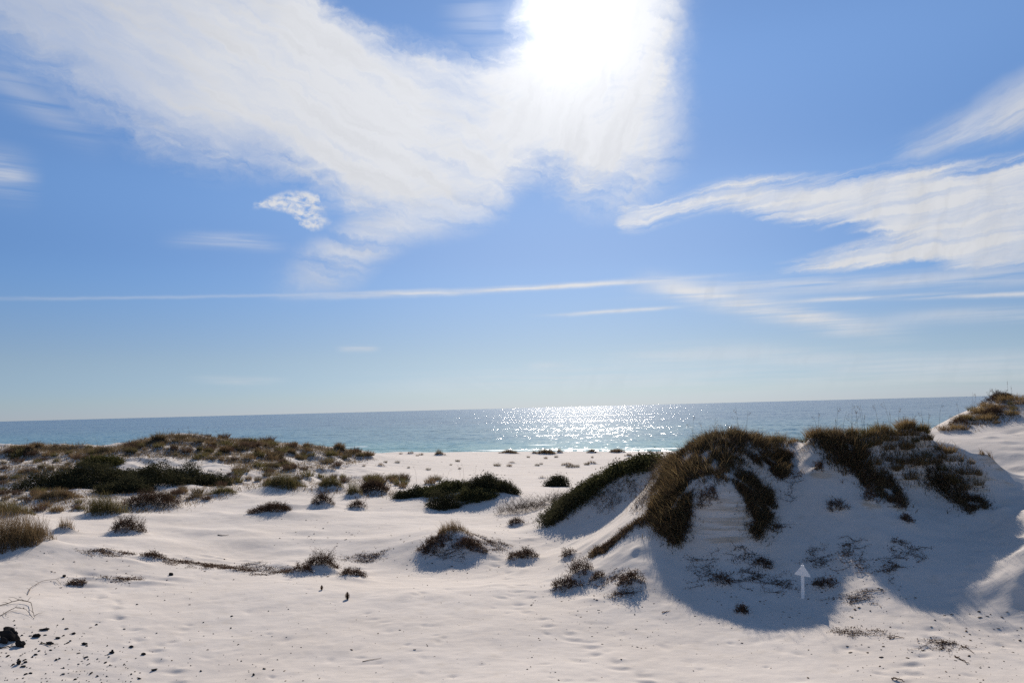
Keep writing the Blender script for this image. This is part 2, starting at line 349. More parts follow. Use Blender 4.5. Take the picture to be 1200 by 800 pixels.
# scattered tufts: key, polygon, count, width range px, height range px, label maker
def lab_left(px, py, w):
    size = 'broad' if w > 11 else 'small'
    crest = 'on the skyline crest' if py < np.interp(px, [0, 130, 160, 200, 300, 430], [530, 530, 522, 516, 522, 536]) else 'on the near slope'
    where = ('left of the green thicket' if px < 95 else 'above the green thicket' if px < 175 else 'of the left dune dome' if px < 262 else
             'of the left dune shoulder' if px < 350 else 'of the left dune tail')
    return f'{size} brown tuft {crest} {where}', 'tufts ' + crest + ' ' + where
def lab_const(l): return lambda px, py, w: (('broad ' if w > 13 else 'small ') + l, l)
SCAT = [
 ('grass_tuft', [(0,526),(60,524),(130,527),(160,517),(200,511),(240,511),(300,517),(355,522),(420,529),(440,538),(400,547),(330,560),(262,545),(250,540),(150,535),(100,545),(40,565),(0,570)], 190, (6, 17), (4, 8), lab_left),
 ('grass_tuft', [(0,576),(60,578),(100,582),(100,600),(60,604),(0,590)], 22, (8, 20), (5, 10), lab_const('brown tuft on the sand between left edge and the olive clump')),
 ('grass_tuft', [(215,572),(262,566),(330,566),(330,572),(262,584),(220,592),(160,602),(190,590)], 16, (8, 18), (5, 9), lab_const('tuft beside the left end of the pale sand hump')),
 ('grass_tuft', [(262,552),(340,562),(420,556),(480,560),(470,572),(350,570),(270,566)], 26, (7, 18), (5, 10), lab_const('tuft in the strip behind the pale sand hump')),
 ('grass_tuft', [(440,562),(520,560),(520,568),(450,580)], 9, (7, 16), (5, 9), lab_const('tuft on the sand left of the middle green bushes')),
 ('crest_tuft', [(950,517),(1000,517),(1050,521),(1100,529),(1140,548),(1152,572),(1130,588),(1090,577),(1050,564),(1010,546),(985,528)], 46, (8, 19), (7, 12), lab_const('golden brown tuft on the sunlit top of the right-hand dune crest')),
 ('crest_tuft', [(895,512),(925,514),(948,514),(948,522),(925,522),(895,520)], 9, (8, 16), (5, 9), lab_const('brown tuft bridging the gap in the dune crest')),
 ('crest_tuft', [(945,514),(1000,511),(1050,514),(1092,519),(1092,526),(1050,523),(1000,520),(945,520)], 24, (10, 22), (8, 13), lab_const('straw tuft on the skyline of the right-hand dune crest')),
 ('crest_tuft', [(1098,502),(1130,488),(1160,474),(1198,470),(1198,484),(1170,502),(1110,508)], 34, (8, 20), (4, 10), lab_const('brown tuft on the crest of the far right dune')),
 ('beach_tuft', [(380,538),(470,532),(560,536),(700,536),(760,534),(740,545),(640,550),(420,552)], 26, (3, 9), (2, 4), lab_const('faint tuft scattered on the open beach')),
]
PLACED = []
prng = np.random.default_rng(21)
for it in HAND:
    p = hit(it[1], it[2])
    if p is None: print('no ground under', it[:3]); continue
    d = math.hypot(p[0], p[1]); k = d / math.sqrt(F * F + (it[1] - 600) ** 2) * 1.03
    PLACED.append(['hand', it, p, it[3] * k, it[4] * k])
for key, poly, n, wr, hr, lab in SCAT:
    ps = in_poly(poly, n, prng)
    for px, py in ps:
        p = hit(px, py)
        if p is None: continue
        d = math.hypot(p[0], p[1]); k = d / math.sqrt(F * F + (px - 600) ** 2)
        t = prng.random() ** 1.6
        w_, h_ = wr[0] + t * (wr[1] - wr[0]), hr[0] + (0.7 * t + 0.3 * prng.random()) * (hr[1] - hr[0])
        PLACED.append(['scat', (key, px, py, w_, h_, lab), p, w_ * k, h_ * k])
PROOT = []
for it in PATCH:
    roots = []
    for px, py in in_poly(it[1], 420, prng):
        p = hit(px, py)
        if p is not None: roots.append(p[:2] * (1 + prng.random() * it[2] / np.linalg.norm(p[:2])))
    PROOT.append(np.array(roots))
# sand gathers round every plant
for kind, it, p, w_, h_ in PLACED:
    dn = math.hypot(p[0], p[1]); u = p[:2] / dn
    st = it[5] if kind == 'hand' else 'grass'
    if st in ('vine', 'twig', 'scrub', 'green', 'olive'): continue
    hh = min(0.42 * h_, 0.30) if kind == 'hand' else min(0.35 * h_, 0.16)
    dep = min(w_ * 0.62, 2.2)
    bump(p[0] + u[0] * dep * .5, p[1] + u[1] * dep * .5, hh, max(0.16, dep * 0.55), max(1.0, w_ / dep * 0.9), math.atan2(-u[0], u[1]))
# footprints and small pits on the open foreground
fr = np.random.default_rng(3)
for k in range(220):
    px, py = fr.uniform(-20, 1220), 640 + 170 * fr.random() ** 0.8
    if 700 < px < 1190 and py < 735: continue
    p = hit(px, py)
    if p is None: continue
    rr_ = fr.uniform(.05, .13); bump(p[0], p[1], -fr.uniform(.006, .028), rr_, fr.uniform(1, 2.2), fr.uniform(0, PI))
# two faint trails of footprints
for (x0, y0), (x1, y1), n in (((590, 700), (760, 800), 13), ((120, 700), (210, 800), 9), ((480, 560), (620, 700), 20), ((1060, 800), (1195, 560), 24)):
    for k in range(n):
        t = k / (n - 1); px = x0 + (x1 - x0) * t + (4 if k % 2 else -4); py = y0 + (y1 - y0) * t
        p = hit(px, py)
        if p is not None: bump(p[0], p[1], -.035, .10, 1.7, fr.uniform(0, PI)); bump(p[0] + .12, p[1] + .1, .02, .09, 1.2)
# lumpy crest of the low foreground ridge and of the streaked hollow under it
for k in range(70):
    t = fr.random(); px = 110 + 330 * t; py = np.interp(px, [60, 130, 200, 300, 360, 440], [646, 650, 655, 665, 664, 674]) + fr.normal(0, 4)
    p = hit(px, py)
    if p is not None: bump(p[0], p[1], fr.uniform(.01, .06), fr.uniform(.10, .26), fr.uniform(1.2, 3.0), fr.uniform(-.4, .2))
for k in range(24):
    p = hit(fr.uniform(80, 200), fr.uniform(672, 688))
    if p is not None: bump(p[0], p[1], fr.uniform(-.04, .07), fr.uniform(.1, .22), fr.uniform(1.5, 3.5), fr.uniform(-.3, .3))
for k in range(60):
    p = hit(fr.uniform(480, 760), fr.uniform(610, 705))
    if p is not None: bump(p[0], p[1], fr.uniform(-.04, .06), fr.uniform(.1, .25), fr.uniform(1.2, 2.6), fr.uniform(0, PI))
for k in range(60):
    p = hit(fr.uniform(60, 500), fr.uniform(572, 650))
    if p is not None: bump(p[0], p[1], fr.uniform(-.06, .13), fr.uniform(.35, 1.0), fr.uniform(1.2, 2.6), fr.uniform(-.5, .5))
for k in range(50):
    p = hit(fr.uniform(600, 790), fr.uniform(590, 660))
    if p is not None: bump(p[0], p[1], fr.uniform(-.02, .05), fr.uniform(.12, .24), fr.uniform(1.5, 3.5), fr.uniform(.3, 1.0))
# cornices and small slumps on the sunny right slope
for k in range(46):
    p = hit(fr.uniform(1140, 1215), fr.uniform(500, 740))
    if p is not None: bump(p[0], p[1], fr.uniform(-.05, .07), fr.uniform(.12, .3), fr.uniform(1.3, 3), fr.uniform(-.5, .5))


# ------------------------------------------------------------------ node helpers
class G:
    def __init__(s, nt): s.nt = nt; s.L = nt.links
    def put(s, inp, v):
        if v is None: return
        if isinstance(v, bpy.types.NodeSocket): s.L.new(v, inp)
        else: inp.default_value = v
    def m(s, op, a, b=None, c=None, clamp=False):
        n = s.nt.nodes.new('ShaderNodeMath'); n.operation = op; n.use_clamp = clamp
        for i, v in enumerate((a, b, c)): s.put(n.inputs[i], v)
        return n.outputs[0]
    def v(s, op, a, b=None):
        n = s.nt.nodes.new('ShaderNodeVectorMath'); n.operation = op
        s.put(n.inputs[0], a); s.put(n.inputs[1], b)
        return n.outputs['Value'] if op in ('DOT_PRODUCT', 'LENGTH') else n.outputs[0]
    def xyz(s, x, y, z=0.0):
        n = s.nt.nodes.new('ShaderNodeCombineXYZ')
        for i, q in enumerate((x, y, z)): s.put(n.inputs[i], q)
        return n.outputs[0]
    def sep(s, v):
        n = s.nt.nodes.new('ShaderNodeSeparateXYZ'); s.put(n.inputs[0], v); return n.outputs
    def noise(s, vec, scale, detail=4, rough=0.5, dist=0.0, lac=2.0):
        n = s.nt.nodes.new('ShaderNodeTexNoise'); s.put(n.inputs['Vector'], vec)
        n.inputs['Scale'].default_value = scale; n.inputs['Detail'].default_value = detail
        n.inputs['Roughness'].default_value = rough; n.inputs['Distortion'].default_value = dist; n.inputs['Lacunarity'].default_value = lac
        return n.outputs[0]
    def ss(s, x, a, b, lo=0.0, hi=1.0):
        n = s.nt.nodes.new('ShaderNodeMapRange'); n.interpolation_type = 'SMOOTHSTEP'
        for i, q in enumerate((x, a, b, lo, hi)): s.put(n.inputs[i], q)
        return n.outputs[0]
    def lin(s, x, a, b, lo=0.0, hi=1.0):
        n = s.nt.nodes.new('ShaderNodeMapRange')
        for i, q in enumerate((x, a, b, lo, hi)): s.put(n.inputs[i], q)
        return n.outputs[0]
    def mix(s, f, a, b, mode='MIX'):
        n = s.nt.nodes.new('ShaderNodeMix'); n.data_type = 'RGBA'; n.blend_type = mode
        s.put(n.inputs[0], f)
        for i, q in ((6, a), (7, b)):
            if isinstance(q, tuple) and len(q) == 3: q = (*q, 1)
            s.put(n.inputs[i], q)
        return n.outputs[2]
    def curve(s, x, P):
        n = s.nt.nodes.new('ShaderNodeFloatCurve'); s.put(n.inputs['Value'], x)
        cv = n.mapping.curves[0]
        P = sorted((float(min(max(a, 0), 1)), float(min(max(b, 0), 1))) for a, b in P)
        cv.points[0].location = P[0]; cv.points[1].location = P[-1]
        for p in P[1:-1]: cv.points.new(*p)
        n.mapping.extend = 'HORIZONTAL'; n.mapping.update()
        return n.outputs[0]
def new_mat(name):
    m = bpy.data.materials.new(name); m.use_nodes = True; nt = m.node_tree
    for n in list(nt.nodes): nt.nodes.remove(n)
    g = G(nt); out = nt.nodes.new('ShaderNodeOutputMaterial'); return m, g, out

# ------------------------------------------------------------------ world
scene = bpy.context.scene
w = bpy.data.worlds.new('World'); scene.world = w; w.use_nodes = True
nt = w.node_tree
for n in list(nt.nodes): nt.nodes.remove(n)
g = G(nt)
sky = nt.nodes.new('ShaderNodeTexSky'); sky.sky_type = 'NISHITA'; sky.sun_disc = False
sky.sun_elevation = SUN_EL; sky.sun_rotation = SUN_AZ
sky.altitude = 10; sky.air_density = 1.0; sky.dust_density = 0.0; sky.ozone_density = 2.5
tc = nt.nodes.new('ShaderNodeTexCoord'); D = g.v('NORMALIZE', tc.outputs['Generated'])
dx, dy, dz = g.sep(D)
az = g.m('ARCTAN2', dx, dy); el = g.m('ARCSINE', dz)
AZ0, AZW, ELW = -0.78, 1.56, 0.64
def uv(px, py):
    a, e = az_el(px, py); return (a - AZ0) / AZW, e / ELW
U0 = g.m('DIVIDE', g.m('SUBTRACT', az, AZ0), AZW); V0 = g.m('DIVIDE', el, ELW)
P2 = g.xyz(g.m('MULTIPLY', U0, AZW / ELW), V0, 0.0)
# domain warp, shared
wn1 = g.m('SUBTRACT', g.noise(P2, 4.0, 5, 0.55), 0.5)
wn2 = g.m('SUBTRACT', g.noise(g.v('ADD', P2, (7.3, 2.1, 0.0)), 4.0, 5, 0.55), 0.5)
wf2 = g.m('SUBTRACT', g.noise(g.v('ADD', P2, (9.3, 1.1, 0.0)), 60.0, 6, 0.65), 0.5)
wf1 = g.m('SUBTRACT', g.noise(g.v('ADD', P2, (3.3, 5.1, 0.0)), 16.0, 7, 0.6), 0.5)
U = g.m('ADD', U0, g.m('ADD', g.m('MULTIPLY', wn1, 0.035), g.m('ADD', g.m('MULTIPLY', wf1, 0.024), g.m('MULTIPLY', wf2, 0.01))))
U_c = g.m('ADD', U0, g.m('ADD', g.m('MULTIPLY', wf1, 0.02), g.m('MULTIPLY', wf2, 0.012)))
V_c = g.m('ADD', V0, g.m('ADD', g.m('MULTIPLY', wf1, 0.012), g.m('MULTIPLY', wf2, 0.007)))
V = g.m('ADD', V0, g.m('ADD', g.m('MULTIPLY', wn2, 0.045), g.m('ADD', g.m('MULTIPLY', wf1, 0.03), g.m('MULTIPLY', wf2, 0.012))))

def C_(P): return [uv(px, py) for px, py in P]
def body(bot, top, sb, st, Ux=None, Vx=None):
    Ux = Ux or U; Vx = Vx or V
    lo = g.curve(Ux, C_(bot)); hi = g.curve(Ux, C_(top))
    d = g.m('MULTIPLY', g.ss(g.m('SUBTRACT', Vx, lo), -sb[0], sb[1]), g.ss(g.m('SUBTRACT', hi, Vx), -st[0], st[1]))
    t = g.m('DIVIDE', g.m('SUBTRACT', Vx, lo), g.m('MAXIMUM', g.m('SUBTRACT', hi, lo), 0.02))
    return d, t
def win(x0, x1, s0, s1):
    a = uv(x0, 400)[0]; b_ = uv(x1, 400)[0]
    return g.m('MULTIPLY', g.ss(U, a - s0, a + s0), g.ss(U, b_ + s1, b_ - s1))
# the great veil from upper left to under the sun
botA = [(-200,-80),(-60,15),(0,62),(60,105),(150,168),(230,202),(320,212),(385,240),(430,272),(480,284),(540,272),(590,250),(605,232),(645,208),(690,205),(740,180),(790,155),(812,120),(826,70),(838,10),(850,-60)]
topA = [(-200,-200),(0,-140),(200,-140),(340,-80),(385,-5),(430,28),(500,50),(560,60),(620,50),(680,35),(740,40),(790,60),(830,70),(850,60)]
dA, tA = body(botA, topA, (0.03, 0.11), (0.02, 0.06))
flow = g.xyz(g.m('MULTIPLY', U, 5.0), g.m('MULTIPLY', tA, 2.2), 0.0)
sA = g.noise(flow, 1.6, 9, 0.64, 0.35)
fib = g.noise(g.xyz(g.m('MULTIPLY', U, 7.0), g.m('MULTIPLY', tA, 9.0), 0.0), 2.0, 7, 0.6, 0.2)
big = g.noise(P2, 2.6, 4, 0.5, 0.3)
def feather(d, n, amp):          # fray the soft rim of a cloud with fine fibres
    e = g.m('MULTIPLY', g.m('MULTIPLY', d, g.m('SUBTRACT', 1.0, d)), 4.0)
    return g.m('ADD', d, g.m('MULTIPLY', e, g.m('MULTIPLY', g.m('SUBTRACT', n, 0.5), amp)), clamp=True)
efib = g.noise(g.xyz(g.m('ADD', g.m('MULTIPLY', U, 9.0), g.m('MULTIPLY', V, -4.0)), g.m('ADD', g.m('MULTIPLY', V, 13.0), g.m('MULTIPLY', U, 9.0)), 0.0), 2.2, 8, 0.66, 0.5)
lc = uv(712, 40)                                                   # the bright lobe that veils the sun
lx = g.m('DIVIDE', g.m('SUBTRACT', U, lc[0]), 118 / 1200 * 0.76); ly = g.m('DIVIDE', g.m('SUBTRACT', V, lc[1]), 175 / F / ELW)
lr = g.m('SQRT', g.m('ADD', g.m('POWER', lx, 2.0), g.m('POWER', ly, 2.0)))
dL = g.ss(lr, 1.25, 0.62)
dA = g.m('SUBTRACT', 1.0, g.m('MULTIPLY', g.m('SUBTRACT', 1.0, dA), g.m('SUBTRACT', 1.0, dL)))
dA = feather(dA, efib, 1.9)
px_, py_, _ = g.sep(g.xyz(g.m('MULTIPLY', U, AZW / ELW), V, 0.0))
c1 = g.noise(g.xyz(g.m('MULTIPLY', g.m('SUBTRACT', g.m('MULTIPLY', px_, 0.9), g.m('MULTIPLY', py_, 0.43)), 2.2), g.m('MULTIPLY', g.m('ADD', g.m('MULTIPLY', px_, 0.43), g.m('MULTIPLY', py_, 0.9)), 15.0), 0.0), 1.6, 8, 0.62, 0.25)
c2 = g.noise(g.xyz(g.m('MULTIPLY', g.m('ADD', g.m('MULTIPLY', px_, 0.35), g.m('MULTIPLY', py_, 0.94)), 3.0), g.m('MULTIPLY', g.m('SUBTRACT', g.m('MULTIPLY', px_, 0.94), g.m('MULTIPLY', py_, 0.35)), 15.0), 0.0), 1.6, 8, 0.62, 0.3)
wl = g.ss(U0, uv(540, 100)[0], uv(660, 100)[0])
comb = g.m('ADD', g.m('MULTIPLY', c1, g.m('SUBTRACT', 1.0, wl)), g.m('MULTIPLY', c2, wl))
aA = g.m('MULTIPLY', dA, g.m('ADD', g.m('ADD', g.m('ADD', 0.84, g.m('MULTIPLY', g.m('SUBTRACT', fib, 0.5), 0.3)), g.m('MULTIPLY', g.m('SUBTRACT', sA, 0.5), 0.45)), g.m('MULTIPLY', g.m('SUBTRACT', big, 0.45), 1.1)), clamp=True)
aA = g.m('ADD', aA, g.m('MULTIPLY', g.m('MULTIPLY', dA, g.m('SUBTRACT', comb, 0.52)), 1.0), clamp=True)
aA = g.m('MULTIPLY', aA, g.ss(g.m('ADD', U, g.m('MULTIPLY', g.m('SUBTRACT', efib, 0.5), 0.05)), uv(842, 80)[0], uv(752, 80)[0]))
aA = g.m('MULTIPLY', aA, g.lin(U, uv(0, 100)[0], uv(520, 100)[0], 0.78, 1.15), clamp=True)
# thin tail hanging under it
dT, tT = body([(300,345),(340,350),(400,345),(470,300),(540,270),(600,262)], [(300,330),(340,300),(400,262),(470,240),(540,235),(600,240)], (0.02, 0.06), (0.02, 0.05))
sT = g.noise(g.xyz(g.m('ADD', g.m('MULTIPLY', U, 9.0), g.m('MULTIPLY', V, 5.0)), g.m('SUBTRACT', g.m('MULTIPLY', V, 16.0), g.m('MULTIPLY', U, -7.0)), 0.0), 1.5, 7, 0.6)
aT = g.m('MULTIPLY', g.m('MULTIPLY', dT, win(352, 560, 0.035, 0.03)), g.ss(sT, 0.22, 0.7, 0.0, 0.75))
# bright little patch
dP, tP = body([(290,250),(310,246),(345,256),(365,272),(380,268),(392,262)], [(290,242),(310,232),(345,222),(370,226),(380,240),(392,255)], (0.003, 0.012), (0.003, 0.012), U_c, V_c)
sP = g.noise(g.v('MULTIPLY', P2, (1.0, 1.6, 1.0)), 40.0, 7, 0.62, 0.3)
aP = g.m('MULTIPLY', g.m('MULTIPLY', dP, win(296, 380, 0.006, 0.006)), g.ss(sP, 0.33, 0.62))
# right-hand streaked bank
dC, tC = body([(715,262),(735,274),(790,260),(850,248),(910,262),(960,268),(1010,274),(1060,290),(1140,304),(1200,306),(1300,300)],
              [(715,250),(735,238),(790,230),(850,212),(900,208),(960,206),(1060,194),(1140,190),(1200,180),(1300,158)], (0.008, 0.035), (0.012, 0.035), U_c, V_c)
dC2, _ = body([(880,318),(940,320),(1000,316),(1060,311),(1140,316),(1200,310),(1300,300)], [(880,314),(940,300),(1000,282),(1060,270),(1140,260),(1300,250)], (0.006, 0.02), (0.006, 0.03), U_c, V_c)
dC2 = g.m('MULTIPLY', dC2, g.ss(U_c, uv(890, 310)[0], uv(960, 310)[0]))
dC = g.m('SUBTRACT', 1.0, g.m('MULTIPLY', g.m('SUBTRACT', 1.0, dC), g.m('SUBTRACT', 1.0, dC2)))
rot = g.xyz(g.m('ADD', g.m('MULTIPLY', U, 4.0), g.m('MULTIPLY', V, 0.9)), g.m('SUBTRACT', g.m('MULTIPLY', V, 20.0), g.m('MULTIPLY', U, 5.0)), 0.0)
sC = g.noise(rot, 1.0, 8, 0.62, 0.25)
sCf = g.noise(g.v('MULTIPLY', rot, (2.0, 2.6, 1.0)), 1.0, 8, 0.62, 0.3)
dC = feather(dC, sCf, 3.4)
aC = g.m('MULTIPLY', g.m('MULTIPLY', dC, win(728, 1500, 0.006, 0.02)), g.m('ADD', 0.85, g.m('MULTIPLY', g.m('ADD', g.m('MULTIPLY', sC, 0.6), g.m('SUBTRACT', g.m('MULTIPLY', sCf, 0.9), 0.76)), 1.6)), clamp=True)
# wisps above it
dW, tW = body([(1020,200),(1080,190),(1130,178),(1200,160),(1300,120)], [(1020,180),(1080,150),(1130,125),(1200,88),(1300,30)], (0.01, 0.04), (0.02, 0.05))
sW = g.noise(g.xyz(g.m('MULTIPLY', U, 5.0), g.m('SUBTRACT', g.m('MULTIPLY', V, 18.0), g.m('MULTIPLY', U, 14.0)), 0.0), 1.2, 7, 0.6, 0.3)
aW = g.m('MULTIPLY', g.m('MULTIPLY', dW, win(1050, 1500, 0.03, 0.02)), g.ss(sW, 0.34, 0.62, 0.0, 0.8))
def line(Pts, wd, x0, x1, s0, s1, amp, seed, Vx=None):
    c_ = g.curve(U0, C_(Pts)); Vx = Vx or g.m('ADD', V0, g.m('MULTIPLY', wf1, 0.006))
    e = g.m('EXPONENT', g.m('MULTIPLY', g.m('POWER', g.m('ABSOLUTE', g.m('DIVIDE', g.m('SUBTRACT', Vx, c_), wd)), 2.0), -1.0))
    nn = g.noise(g.xyz(g.m('ADD', g.m('MULTIPLY', U0, 5.0), seed), g.m('MULTIPLY', V0, 45.0), 0.0), 1.3, 6, 0.6)
    a = uv(x0, 350)[0]; b_ = uv(x1, 350)[0]
    wnd = g.m('MULTIPLY', g.ss(U0, a - s0, a + s0), g.ss(U0, b_ + s1, b_ - s1))
    return g.m('MULTIPLY', g.m('MULTIPLY', e, wnd), g.m('MULTIPLY', g.ss(nn, 0.30, 0.62), amp * 1.2))
lines = [line([(0,350),(350,345),(560,338),(750,332),(950,331),(1200,329)], 0.003, -100, 1500, .03, .03, 0.20, 1.0),
         line([(0,349),(180,352),(350,348),(560,341),(720,331),(860,322)], 0.0050, 400, 800, .07, .06, 0.85, 4.0),
         line([(640,370),(700,366),(790,360)], 0.0035, 650, 785, .03, .02, 0.6, 9.0),
         line([(900,355),(1000,350),(1200,344)], 0.0045, 930, 1500, .05, .02, 0.65, 12.0),
         line([(760,332),(850,352),(920,366),(1010,384),(1060,390)], 0.020, 770, 1010, .03, .05, 0.85, 15.0),
         line([(1020,378),(1100,370),(1200,368)], 0.012, 1040, 1500, .05, .02, 0.35, 18.0),
         line([(800,340),(1000,332),(1200,322)], 0.016, 800, 1500, .08, .02, 0.45, 21.0),
         line([(390,408),(418,408),(445,408)], 0.006, 398, 440, .006, .006, 0.45, 25.0),
         line([(600,430),(640,430),(680,430)], 0.008, 622, 662, .012, .012, 0.4, 28.0),
         line([(200,282),(270,282),(330,288)], 0.012, 225, 320, .03, .02, 0.4, 31.0),
         line([(-60,190),(0,202),(40,212)], 0.03, -100, 30, .02, .012, 0.5, 34.0),
         line([(230,444),(280,446),(330,446)], 0.007, 240, 320, .02, .02, 0.3, 37.0),
         line([(700,425),(870,415),(1000,425),(1200,425)], 0.02, 720, 1300, .06, .03, 0.3, 40.0),
         line([(500,452),(700,446),(1200,438)], 0.025, 480, 1500, .1, .03, 0.28, 43.0),
         line([(0,90),(60,130),(110,160)], 0.03, -60, 95, .04, .03, 0.25, 46.0),
         line([(560,20),(585,35),(600,50)], 0.05, 540, 600, .02, .02, 0.2, 49.0)]
dens = g.m('MAXIMUM', aA, aC)
for q_ in (aT, aP, aW): dens = g.m('SUBTRACT', 1.0, g.m('MULTIPLY', g.m('SUBTRACT', 1.0, dens), g.m('SUBTRACT', 1.0, q_, clamp=True)))
for q_ in lines: dens = g.m('SUBTRACT', 1.0, g.m('MULTIPLY', g.m('SUBTRACT', 1.0, dens), g.m('SUBTRACT', 1.0, q_, clamp=True)))
dens = g.m('MINIMUM', dens, 0.96)
# light grey undersides where the veil is thick
shade = g.m('SUBTRACT', 1.0, g.m('MULTIPLY', g.ss(comb, 0.42, 0.72), 0.10))

sund = (math.sin(SUN_AZ) * math.cos(SUN_EL), math.cos(SUN_AZ) * math.cos(SUN_EL), math.sin(SUN_EL))
cosg = g.m('MAXIMUM', g.v('DOT_PRODUCT', D, sund), 0.0)
ang = g.m('ARCCOSINE', g.m('MINIMUM', cosg, 0.999999))
a1 = g.m('EXPONENT', g.m('MULTIPLY', g.m('POWER', ang, 2.0), -1.0 / (0.075 ** 2)))
a2 = g.m('EXPONENT', g.m('MULTIPLY', ang, -1.0 / 0.17))
a3 = g.m('EXPONENT', g.m('MULTIPLY', ang, -1.0 / 0.5))
SKY_GAIN = 0.10
skyc = sky.outputs[0]
rp = nt.nodes.new('ShaderNodeValToRGB'); g.L.new(g.m('DIVIDE', el, math.radians(40)), rp.inputs[0])
cr = rp.color_ramp; cr.interpolation = 'EASE'
stops = [(0.0, (.35, .45, .79)), (.03, (.36, .46, .73)), (.10, (.41, .465, .64)), (.25, (.41, .525, .74)), (.40, (.56, .68, .87)), (.62, (.87, .95, 1.09)), (1.0, (.90, .97, 1.09))]
cr.elements[0].position, cr.elements[0].color = stops[0][0], (*stops[0][1], 1)
cr.elements[1].position, cr.elements[1].color = stops[-1][0], (*stops[-1][1], 1)
for p_, c_ in stops[1:-1]: cr.elements.new(p_).color = (*c_, 1)
skyc = g.mix(1.0, skyc, rp.outputs[0], 'MULTIPLY')
low = g.m('MULTIPLY', g.ss(el, math.radians(26), math.radians(9)), g.m('EXPONENT', g.m('MULTIPLY', g.m('POWER', g.m('DIVIDE', g.m('SUBTRACT', az, SUN_AZ), 0.36), 2.0), -1.0)))
skyc = g.mix(1.0, skyc, g.v('MULTIPLY', g.xyz(low, low, low), (1.5, 1.35, 0.95)), 'ADD')
cl_l = g.m('ADD', g.m('ADD', 6.2, g.m('MULTIPLY', a3, 2.3)), g.m('ADD', g.m('MULTIPLY', a2, 1.3), g.m('MULTIPLY', a1, 2.4)))
cl_l = g.m('MULTIPLY', cl_l, shade)
cc = g.v('MULTIPLY', g.xyz(cl_l, cl_l, cl_l), (0.985, 1.0, 1.04))
mixed = g.mix(dens, skyc, cc)
glow = g.m('ADD', g.m('MULTIPLY', a1, 2.2), g.m('MULTIPLY', a2, 0.6))
mixed = g.mix(1.0, mixed, g.xyz(glow, glow, g.m('MULTIPLY', glow, 0.96)), 'ADD')
bg = nt.nodes.new('ShaderNodeBackground'); bg.inputs[1].default_value = SKY_GAIN
g.L.new(mixed, bg.inputs[0])
wo = nt.nodes.new('ShaderNodeOutputWorld'); g.L.new(bg.outputs[0], wo.inputs[0])

# ------------------------------------------------------------------ sun
sl = bpy.data.lights.new('sun', 'SUN'); sl.energy = 5.0; sl.angle = math.radians(0.53); sl.color = (1.0, 0.925, 0.835)
so = bpy.data.objects.new('sun', sl); C.objects.link(so)
so.rotation_euler = Vector(sund).to_track_quat('Z', 'Y').to_euler()
so.location = (20, 60, 60)

# ------------------------------------------------------------------ materials
def bump_node(g, h, strength, dist, normal=None):
    n = g.nt.nodes.new('ShaderNodeBump'); n.inputs['Strength'].default_value = strength; n.inputs['Distance'].default_value = dist
    g.put(n.inputs['Height'], h)
    if normal is not None: g.put(n.inputs['Normal'], normal)
    return n.outputs[0]

M_sand, g, out = new_mat('sand')
geo = g.nt.nodes.new('ShaderNodeNewGeometry'); pos = geo.outputs['Position']
b = g.nt.nodes.new('ShaderNodeBsdfPrincipled'); b.inputs['Roughness'].default_value = 0.95; b.inputs['Specular IOR Level'].default_value = 0.15
n1 = g.noise(pos, 0.35, 5, 0.6); n2 = g.noise(pos, 2.6, 6, 0.65); n3 = g.noise(pos, 30.0, 3, 0.6)
col = g.mix(g.ss(n1, 0.35, 0.7), (0.685, 0.605, 0.525), (0.66, 0.575, 0.49))
col = g.mix(g.ss(n2, 0.5, 0.75), col, (0.62, 0.54, 0.455))
col = g.mix(g.ss(n3, 0.68, 0.80, 0.0, 0.3), col, (0.36, 0.31, 0.27))          # dark grains and shell grit
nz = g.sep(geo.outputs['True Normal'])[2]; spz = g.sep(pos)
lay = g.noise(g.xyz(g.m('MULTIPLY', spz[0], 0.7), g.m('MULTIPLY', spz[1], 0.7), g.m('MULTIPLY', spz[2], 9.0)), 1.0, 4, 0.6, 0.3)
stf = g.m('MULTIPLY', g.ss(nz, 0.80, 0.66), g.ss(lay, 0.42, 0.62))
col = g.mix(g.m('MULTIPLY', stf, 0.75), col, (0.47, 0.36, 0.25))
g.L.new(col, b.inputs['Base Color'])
sp = g.sep(pos); rip = g.xyz(g.m('MULTIPLY', sp[0], 1.0), g.m('MULTIPLY', sp[1], 3.2), sp[2])
nb1 = g.noise(rip, 1.1, 5, 0.6, 0.4); nb2 = g.noise(pos, 9.0, 4, 0.6); nb3 = g.noise(pos, 45.0, 3, 0.6)
nrm = bump_node(g, lay, 0.5, 0.05); nrm.node.inputs['Strength'].default_value = 0.0; g.L.new(g.m('MULTIPLY', g.ss(nz, 0.82, 0.68), 0.7), nrm.node.inputs['Strength']); nrm = bump_node(g, nb1, 0.13, 0.08, nrm); nrm = bump_node(g, nb2, 0.2, 0.02, nrm); nrm = bump_node(g, nb3, 0.2, 0.006, nrm)
g.L.new(nrm, b.inputs['Normal']); g.L.new(b.outputs[0], out.inputs[0])

